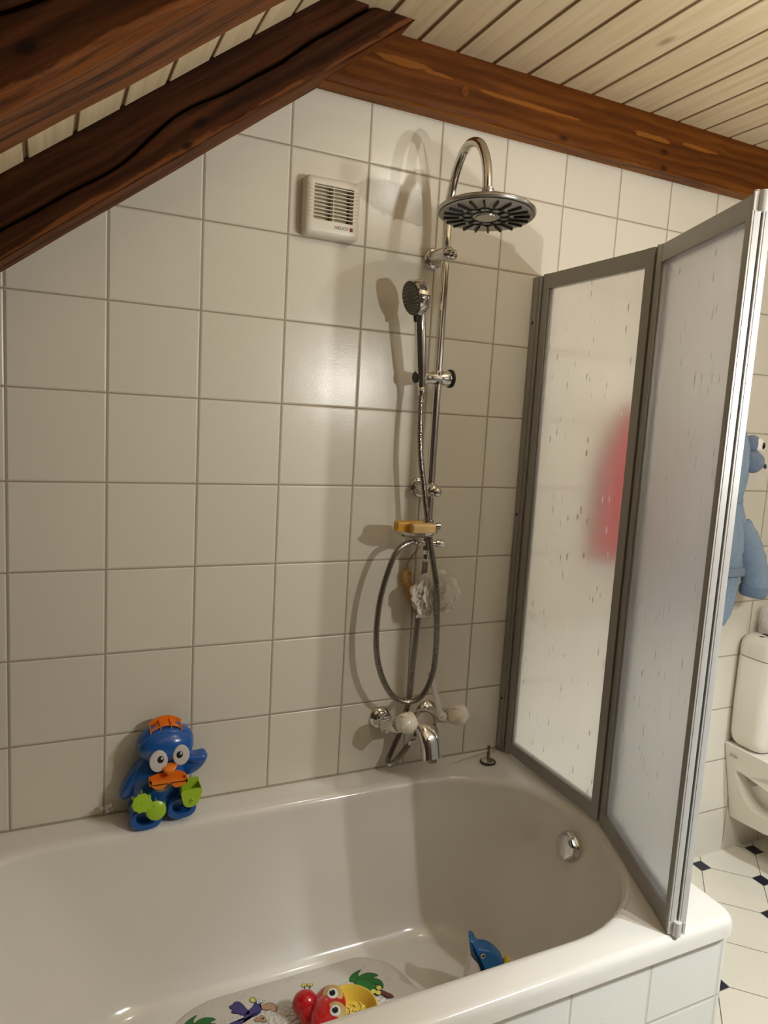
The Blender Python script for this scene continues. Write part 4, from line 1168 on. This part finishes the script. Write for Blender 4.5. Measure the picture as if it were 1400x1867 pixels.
hd.dome(smooth_closed([tuple(prx(a, b, 0).xy) for a, b in ((-0.06, -0.05), (-0.03, -0.07), (0.0, -0.062), (0.012, -0.03), (0.004, -0.005), (0.012, 0.02), (-0.002, 0.056), (-0.03, 0.066), (-0.055, 0.045), (-0.066, 0.0))], 4), (0, 0, 0.028), (1, 0, 0), (0, 1, 0), (0, 0, 1), 0.036, edge=0.02)
hd.ell(prx(-0.082, 0.028, 0.034), (0.030, 0.027, 0.030), Matrix.Rotation(RA, 3, 'Z'))
hd.ell(prx(-0.066, 0.010, 0.025), (0.03, 0.035, 0.024), Matrix.Rotation(RA, 3, 'Z'))
hdo = obj('red_head', hd, M_red, pr, smooth=60)
for (a, b) in ((-0.020, 0.026), (-0.012, -0.022)):
    tn = MB().lathe([(0.024, 0.0), (0.024, 0.004), (0.020, 0.0075), (0.0008, 0.0085)], prx(a, b, 0.0565), (-0.15, -0.25, 1), 32)
    eo = obj('eye_patch', tn, M_tan, hdo, label='tan eye patch')
    wh = MB().lathe([(0.0125, 0.0075), (0.012, 0.0105), (0.0008, 0.0125)], prx(a, b, 0.0565), (-0.15, -0.25, 1), 28)
    obj('eye', wh, M_eyew, hdo, label='white eye')
    bl_ = MB().lathe([(0.0068, 0.0115), (0.0064, 0.0132), (0.0008, 0.0140)], prx(a, b, 0.0565), (-0.15, -0.25, 1), 20)
    bl_.cur = 1
    bl_.ell(prx(a - 0.004, b, 0.0712), (0.002, 0.002, 0.001), nu=8, nv=6)
    obj('pupil', bl_, [M_blk, M_eyew], hdo, label='black pupil')

# ------------------------------------------------------------------ dolphin toy standing in the tub
dl = thing('dolphin_toy', 'blue dolphin toy with upturned snout standing in the tub', 'toy', (1.0, -0.452, BZ + 0.003))
du = V((0.90, -0.43, 0)).normalized(); dn_ = V((-0.43, -0.90, 0)).normalized()
def dpx(cx, cy): return ((cx - 660) * 0.000126, 0.162 + (620 - cy) * 0.000122)
dol = [dpx(*q) for q in ((395, 340), (445, 322), (500, 350), (530, 410), (590, 480), (700, 492), (800, 520), (900, 590), (990, 680), (1060, 780))]
dol += [(0.066, 0.100), (0.070, 0.072), (0.060, 0.045), (0.046, 0.016), (0.060, 0.004), (0.010, 0.002), (-0.004, 0.03), (-0.004, 0.07), (0.002, 0.105)]
dol += [dpx(*q) for q in ((670, 830), (560, 750), (470, 660), (420, 560))]
db = MB()
DT = 0.019
po_ = smooth_closed(dol, 4)
area = sum(po_[i - 1][0] * po_[i][1] - po_[i][0] * po_[i - 1][1] for i in range(len(po_)))
sg = 1 if area > 0 else -1
def inset(poly, d):
    out = []
    n_ = len(poly)
    for i, (a, b) in enumerate(poly):
        p, q = poly[i - 1], poly[(i + 1) % n_]
        tx, ty = q[0] - p[0], q[1] - p[1]; l = math.hypot(tx, ty) or 1
        out.append((a - sg * ty / l * d, b + sg * tx / l * d))
    return out
rings = []
for (d, y) in ((0.0032, DT), (0.0014, DT * 0.86), (0.0004, DT * 0.5), (0.0, 0.0), (0.0004, -DT * 0.5), (0.0014, -DT * 0.86), (0.0032, -DT)):
    rings.append([du * a + V((0, 0, 1)) * b + dn_ * y for a, b in inset(po_, d)])
db.loft(rings)
obj('body', db, plain('dolphin_blue', lin(20, 92, 150), 0.25, coat=0.2), dl, smooth=60)
be = [dpx(*q) for q in ((440, 640), (520, 740), (600, 800), (672, 836), (640, 960))] + [(-0.006, 0.07), (-0.006, 0.02), (-0.03, 0.003), (-0.040, 0.02), (-0.036, 0.09)] + [dpx(*q) for q in ((410, 960), (430, 800))]
b2 = MB().prism(smooth_closed(be, 4), dn_ * -0.017, du, V((0, 0, 1)), dn_ * 0.034)
obj('belly', b2, plain('dolphin_white', lin(214, 204, 206), 0.3), dl, smooth=40, bevel=0.004, seg=3, label='pale belly')
a_, b_ = dpx(660, 615)
ey = MB().lathe([(0.0075, 0), (0.007, 0.0012), (0.0005, 0.0018)], du * a_ + V((0, 0, b_)) + dn_ * (DT - 0.0006), dn_, 28)
ey.cur = 1
ey.lathe([(0.0058, 0.0014), (0.0056, 0.0021), (0.0046, 0.0021), (0.0044, 0.0014)], du * a_ + V((0, 0, b_)) + dn_ * (DT - 0.0006), dn_, 28)
ey.ell(du * (a_ - 0.0025) + V((0, 0, b_ + 0.001)) + dn_ * (DT + 0.0012), (0.0014, 0.0014, 0.0014), nu=8, nv=6)
obj('eye', ey, [M_blk, M_eyew], dl, label='dark round eye with a white ring')
fn = MB().prism(smooth_closed([(0.052, 0.134), (0.060, 0.146), (0.068, 0.144), (0.070, 0.116), (0.062, 0.096)], 3), dn_ * -0.008, du, V((0, 0, 1)), dn_ * 0.016)
obj('back_fin', fn, M_yellow, dl, smooth=40, bevel=0.002, label='yellow back fin')

# ------------------------------------------------------------------ child's bathrobe on the far wall
M_robe = terry('blue_terry', lin(140, 168, 196)); M_robe_d = terry('blue_terry_dark', lin(112, 136, 166))
rbx, rbz = 2.09, 0.92
rob = thing('bathrobe', 'pale blue hooded child bathrobe with animal face on the hood', 'bathrobe', (2.09, -0.06, 1.60))
def ro(name, mb, mat, parent=rob, **kw):
    o = obj(name, mb, mat, parent, **kw)
    if parent is rob: at(rob, o)
    return o
secs = [  # z, x0, x1, y depth of front
    (1.635, 2.070, 2.105, -0.050), (1.622, 2.050, 2.130, -0.075), (1.585, 2.025, 2.160, -0.110), (1.535, 2.008, 2.178, -0.125), (1.475, 2.003, 2.188, -0.128), (1.415, 2.010, 2.190, -0.120), (1.372, 2.022, 2.188, -0.108),
    (1.345, 2.030, 2.192, -0.104), (1.31, 2.010, 2.205, -0.112), (1.26, 1.985, 2.225, -0.122), (1.20, 1.975, 2.240, -0.125), (1.14, 1.970, 2.225, -0.12),
    (1.08, 1.965, 2.215, -0.115), (1.02, 1.960, 2.205, -0.115), (0.97, 1.960, 2.195, -0.112), (0.935, 1.965, 2.170, -0.108)]
rings = []
for i, (z, x0, x1, y) in enumerate(secs):
    t_ = i / (len(secs) - 1); ring = []
    cx_ = (x0 + x1) / 2; hx = (x1 - x0) / 2
    for k in range(64):
        th = 2 * PI * k / 64
        c_, s_ = math.cos(th), math.sin(th)
        if s_ < 0:                                              # front, with hanging folds
            yy = -0.008 + (y + 0.008) * (-s_) ** 0.6 + 0.009 * t_ * math.sin(13 * c_ + 1.2 * t_) * min(1, -s_ * 2)
        else:
            yy = -0.008 + 0.004 * s_
        ring.append(V((cx_ + hx * c_, yy, z - 0.02 * (1 - c_) * t_)))
    rings.append(ring)
ro('robe_body', MB().loft(rings), M_robe, smooth=80)
sv = MB()
sp, _ = spline([(2.178, -0.080, 1.275), (2.205, -0.098, 1.215), (2.232, -0.108, 1.14), (2.248, -0.110, 1.075), (2.248, -0.108, 1.032)], 22)
sv.tube(sp, lambda i: 0.034 + 0.008 * math.sin(i / 22 * PI * 0.8) + 0.0016 * math.sin(i * 1.9), 24)
slo = ro('sleeve', sv, M_robe, smooth=80)
sp2, _ = spline([(2.249, -0.109, 1.066), (2.246, -0.107, 1.028)], 6)
cf = MB().tube(sp2, [0.041, 0.0445, 0.0450, 0.0450, 0.0445, 0.043, 0.038], 24)
ro('cuff', cf, M_robe_d, slo, smooth=80)
sv2 = MB()
sp, _ = spline([(2.03, -0.075, 1.275), (1.985, -0.095, 1.215), (1.96, -0.105, 1.14), (1.95, -0.108, 1.075), (1.952, -0.106, 1.032)], 22)
sv2.tube(sp, lambda i: 0.046 + 0.012 * math.sin(i / 22 * PI), 24)
ro('sleeve', sv2, M_robe, smooth=80)
bt = MB().box(1.985, 2.165, -0.134, -0.118, 1.105, 1.135)
ro('belt', bt, M_robe_d, smooth=40, bevel=0.005, label='darker belt')
hdm = MB()
hdm.tube([(2.022 + 0.168 * (1 - math.cos(PI * k / 16)) / 2, -0.010 - 0.098 * math.sin(PI * k / 16) ** 0.7, 1.352) for k in range(17)], 0.0055, 10)
hood = ro('hood_seam', hdm, M_robe, smooth=80)
ey = MB(); ey.ell((2.182, -0.085, 1.540), (0.032, 0.026, 0.030))
ro('eye_bump', ey, M_robe_d, hood, smooth=80)
ey = MB().ell((2.195, -0.104, 1.538), (0.020, 0.010, 0.023), Matrix.Rotation(-0.4, 3, 'Y'))
ey.cur = 1
ey.ell((2.203, -0.1125, 1.537), (0.008, 0.004, 0.011), nu=16, nv=10)
ro('eye', ey, [plain('felt_white', lin(240, 236, 226), 0.8), M_blk], hood, label='white felt eye')
sn = MB().ell((2.176, -0.100, 1.482), (0.042, 0.032, 0.036), fn=lambda p: 1 + 0.05 * noise.noise(p * 3))
ro('snout', sn, M_robe_d, hood, smooth=80)
ns = MB().ell((2.203, -0.1275, 1.470), (0.006, 0.004, 0.008), nu=14, nv=8)
ro('nostril', ns, plain('dark_stitch', lin(44, 58, 84), 0.8), hood)
tg = MB().box(2.128, 2.150, -0.060, -0.050, 0.905, 0.948)
ro('hem_tag', tg, plain('grey_tag', lin(92, 98, 108), 0.8), smooth=40, bevel=0.005, label='dark grey hem tag')
hk = MB().lathe([(0.014, 0), (0.014, 0.004), (0.005, 0.006), (0.005, 0.03), (0.009, 0.034), (0.001, 0.038)], (2.088, -0.0003, 1.575), (0, -1, 0.15), 20)
ro('hanging_hook', hk, M_chrome)

# raspberry red towel behind the frosted panes
rt = thing('red_towel', 'raspberry red towel hanging on the wall behind the frosted screen', 'towel', (1.722, 0, 1.63))
tw = MB(); rings = []
for i in range(15):
    t_ = i / 14; z = 0.0 - 0.46 * t_
    hw = 0.034 + 0.072 * math.sin(min(1, t_ * 2.2) * PI / 2)
    ring = []
    for k in range(44):
        th = 2 * PI * k / 44
        f = 1 + 0.16 * math.sin(6 * th + t_ * 2) * (0.4 + 0.6 * t_)
        ring.append(V((hw * math.cos(th) * f, -0.040 + 0.034 * math.sin(th) * f, z)))
    rings.append(ring)
tw.loft(rings)
obj('towel_cloth', tw, terry('raspberry_terry', lin(240, 22, 70)), rt, smooth=80)
obj('hook', MB().lathe([(0.013, 0), (0.013, 0.004), (0.005, 0.006), (0.005, 0.04), (0.009, 0.045), (0.001, 0.049)], (0, -0.0003, 0.005), (0, -1, 0.15), 20), M_chrome, rt)

# ------------------------------------------------------------------ toilet
TX0, TX1 = 2.336, 2.715
wc = thing('toilet', 'white wall hung toilet with ceramic cistern behind the bath end', 'toilet', (2.52, 0, 0.135))
def wo(name, mb, mat=None, parent=wc, **kw):
    o = obj(name, mb, mat or M_ceramic, parent, **kw)
    if parent is wc: at(wc, o)
    return o
cs = MB(); rings = []
for (ins, z) in ((0.030, 0.452), (0.014, 0.456), (0.006, 0.470), (0.002, 0.495), (0.0, 0.6), (0.0, 0.782), (0.004, 0.786)):
    rings.append(rrect(TX0 + ins, TX1 - ins, -0.150 + ins, -0.001 - (ins * 1.2 if z < 0.52 else 0), 0.038, 8, z))
cs.loft(rings)
ci = wo('cistern', cs, smooth=50)
ld_ = MB(); rings = []
for (ins, z) in ((0.006, 0.786), (-0.001, 0.790), (-0.002, 0.815), (0.002, 0.840), (0.012, 0.856), (0.03, 0.864), (0.06, 0.866)):
    rings.append(rrect(TX0 + ins, TX1 - ins, -0.153 + ins, -0.001 - max(0, ins) * 0.6, 0.042, 8, z))
ld_.loft(rings)
wo('cistern_lid', ld_, None, ci, smooth=50)
# bowl body with the hollow side
outer = [(-0.001, 0.447), (-0.16, 0.447), (-0.30, 0.440), (-0.44, 0.432), (-0.52, 0.424), (-0.545, 0.410), (-0.54, 0.372), (-0.50, 0.330), (-0.42, 0.270), (-0.33, 0.212), (-0.25, 0.175), (-0.15, 0.148), (-0.05, 0.138), (-0.001, 0.136)]
hole = [(-0.052, 0.356), (-0.12, 0.348), (-0.20, 0.334), (-0.28, 0.315), (-0.30, 0.298), (-0.26, 0.262), (-0.20, 0.232), (-0.14, 0.222), (-0.10, 0.236), (-0.075, 0.270), (-0.058, 0.320)]
hole = smooth_closed(hole, 3)
def xw(y, z, base):
    """the flank tapers inward toward the floor and rounds toward the front"""
    k = max(0.0, (0.45 - z) / 0.31)
    return base + 0.075 * k ** 1.6 + 0.16 * max(0.0, (-y - 0.25) / 0.30) ** 2
bm = bmesh.new()
def flank(mirror):
    cxm = (TX0 + TX1) / 2
    def P(y, z, dx=0.0):
        x = xw(y, z, TX0 + 0.004) + dx
        return (2 * cxm - x if mirror else x, y, z)
    ov_ = [bm.verts.new(P(y, z)) for y, z in outer]
    hv = [bm.verts.new(P(y, z)) for y, z in hole]
    es = [bm.edges.new((ov_[i], ov_[(i + 1) % len(ov_)])) for i in range(len(ov_))] + [bm.edges.new((hv[i], hv[(i + 1) % len(hv)])) for i in range(len(hv))]
    bmesh.ops.triangle_fill(bm, use_beauty=True, edges=es)
    cy_, cz_ = -0.15, 0.285
    prev = hv
    for (s, dx) in ((0.97, 0.006), (0.93, 0.020), (0.88, 0.055)):
        cur = [bm.verts.new(P(cy_ + (y - cy_) * s, cz_ + (z - cz_) * s, dx)) for y, z in hole]
        for i in range(len(hv)):
            j = (i + 1) % len(hv)
            bm.faces.new((prev[i], prev[j], cur[j], cur[i]))
        prev = cur
    bm.faces.new(prev)
    return ov_
a_v = flank(False); b_v = flank(True)
for i in range(len(a_v)):
    j = (i + 1) % len(a_v)
    bm.faces.new((a_v[i], a_v[j], b_v[j], b_v[i]))
bmesh.ops.recalc_face_normals(bm, faces=bm.faces)
me = D.meshes.new('bowl'); bm.to_mesh(me); bm.free()
me.materials.append(M_ceramic); me.shade_smooth(); me.set_sharp_from_angle(angle=math.radians(35))
bo = link(D.objects.new('bowl', me), wc); at(wc, bo)
bv = bo.modifiers.new('bevel', 'BEVEL'); bv.width = 0.008; bv.segments = 3; bv.limit_method = 'ANGLE'; bv.angle_limit = math.radians(40)
bc = MB().lathe([(0.013, 0), (0.015, 0.004), (0.014, 0.016), (0.010, 0.021), (0.001, 0.0215)], (TX0 + 0.078, -0.088, 0.322), (-1, -0.35, -0.1), 24)
wo('bolt_cap', bc, M_grey, bo, smooth=50)
seat = MB(); rings = []
for (s, z) in ((0.96, 0.449), (1.0, 0.453), (1.0, 0.466), (0.94, 0.474), (0.02, 0.478)):
    rings.append([V((2.5255 + 0.180 * s * math.cos(2 * PI * k / 40), -0.365 + 0.185 * s * math.sin(2 * PI * k / 40), z)) for k in range(40)])
seat.loft(rings)
wo('seat', seat, M_white, smooth=50)
lg = D.curves.new('lettering', 'FONT'); lg.body = 'lindo'; lg.size = 0.017; lg.extrude = 0.0003; lg.space_character = 0.95
lg.materials.append(plain('grey_print', lin(120, 116, 108), 0.5))
lo_ = text_mesh(lg, bo)
lo_.location = (TX0 + 0.0030, -0.030, 0.405); lo_.rotation_euler = (PI / 2, 0, -PI / 2)

# jar on the cistern lid
jr = thing('glass_jar', 'small clear jar with pale contents on the cistern lid', 'jar', (2.440, -0.052, 0.8662))
t = NT('clear_jar_glass'); t.set(color=(0.93, 0.92, 0.90), rough=0.06, alpha=0.28)
obj('jar_wall', MB().lathe([(0.036, 0.0), (0.039, 0.003), (0.039, 0.085), (0.034, 0.092), (0.0335, 0.098), (0.032, 0.098), (0.0325, 0.090), (0.037, 0.083), (0.037, 0.005), (0.001, 0.004)], n=36), t.mat, jr, smooth=50)
ct = MB(); rnd = random.Random(2)
for k in range(22):
    a = rnd.uniform(0, 6.3); r = rnd.uniform(0, 0.024)
    ct.ell((r * math.cos(a), r * math.sin(a), 0.0125 + rnd.uniform(0, 0.028)), (0.0095, 0.0095, 0.007), nu=10, nv=7)
ob = obj('cotton_filling', ct, plain('pale_cotton', lin(226, 218, 204), 0.9), jr, smooth=80, label='pale contents')
ob['kind'] = 'stuff'
rp, _ = spline([(-0.039, -0.006, 0.094), (-0.020, -0.036, 0.082), (0.012, -0.041, 0.090), (0.034, -0.024, 0.100)], 20)
obj('ribbon', MB().tube(rp, 0.0016, 8), plain('white_ribbon', lin(236, 232, 222), 0.6), jr, label='white ribbon')
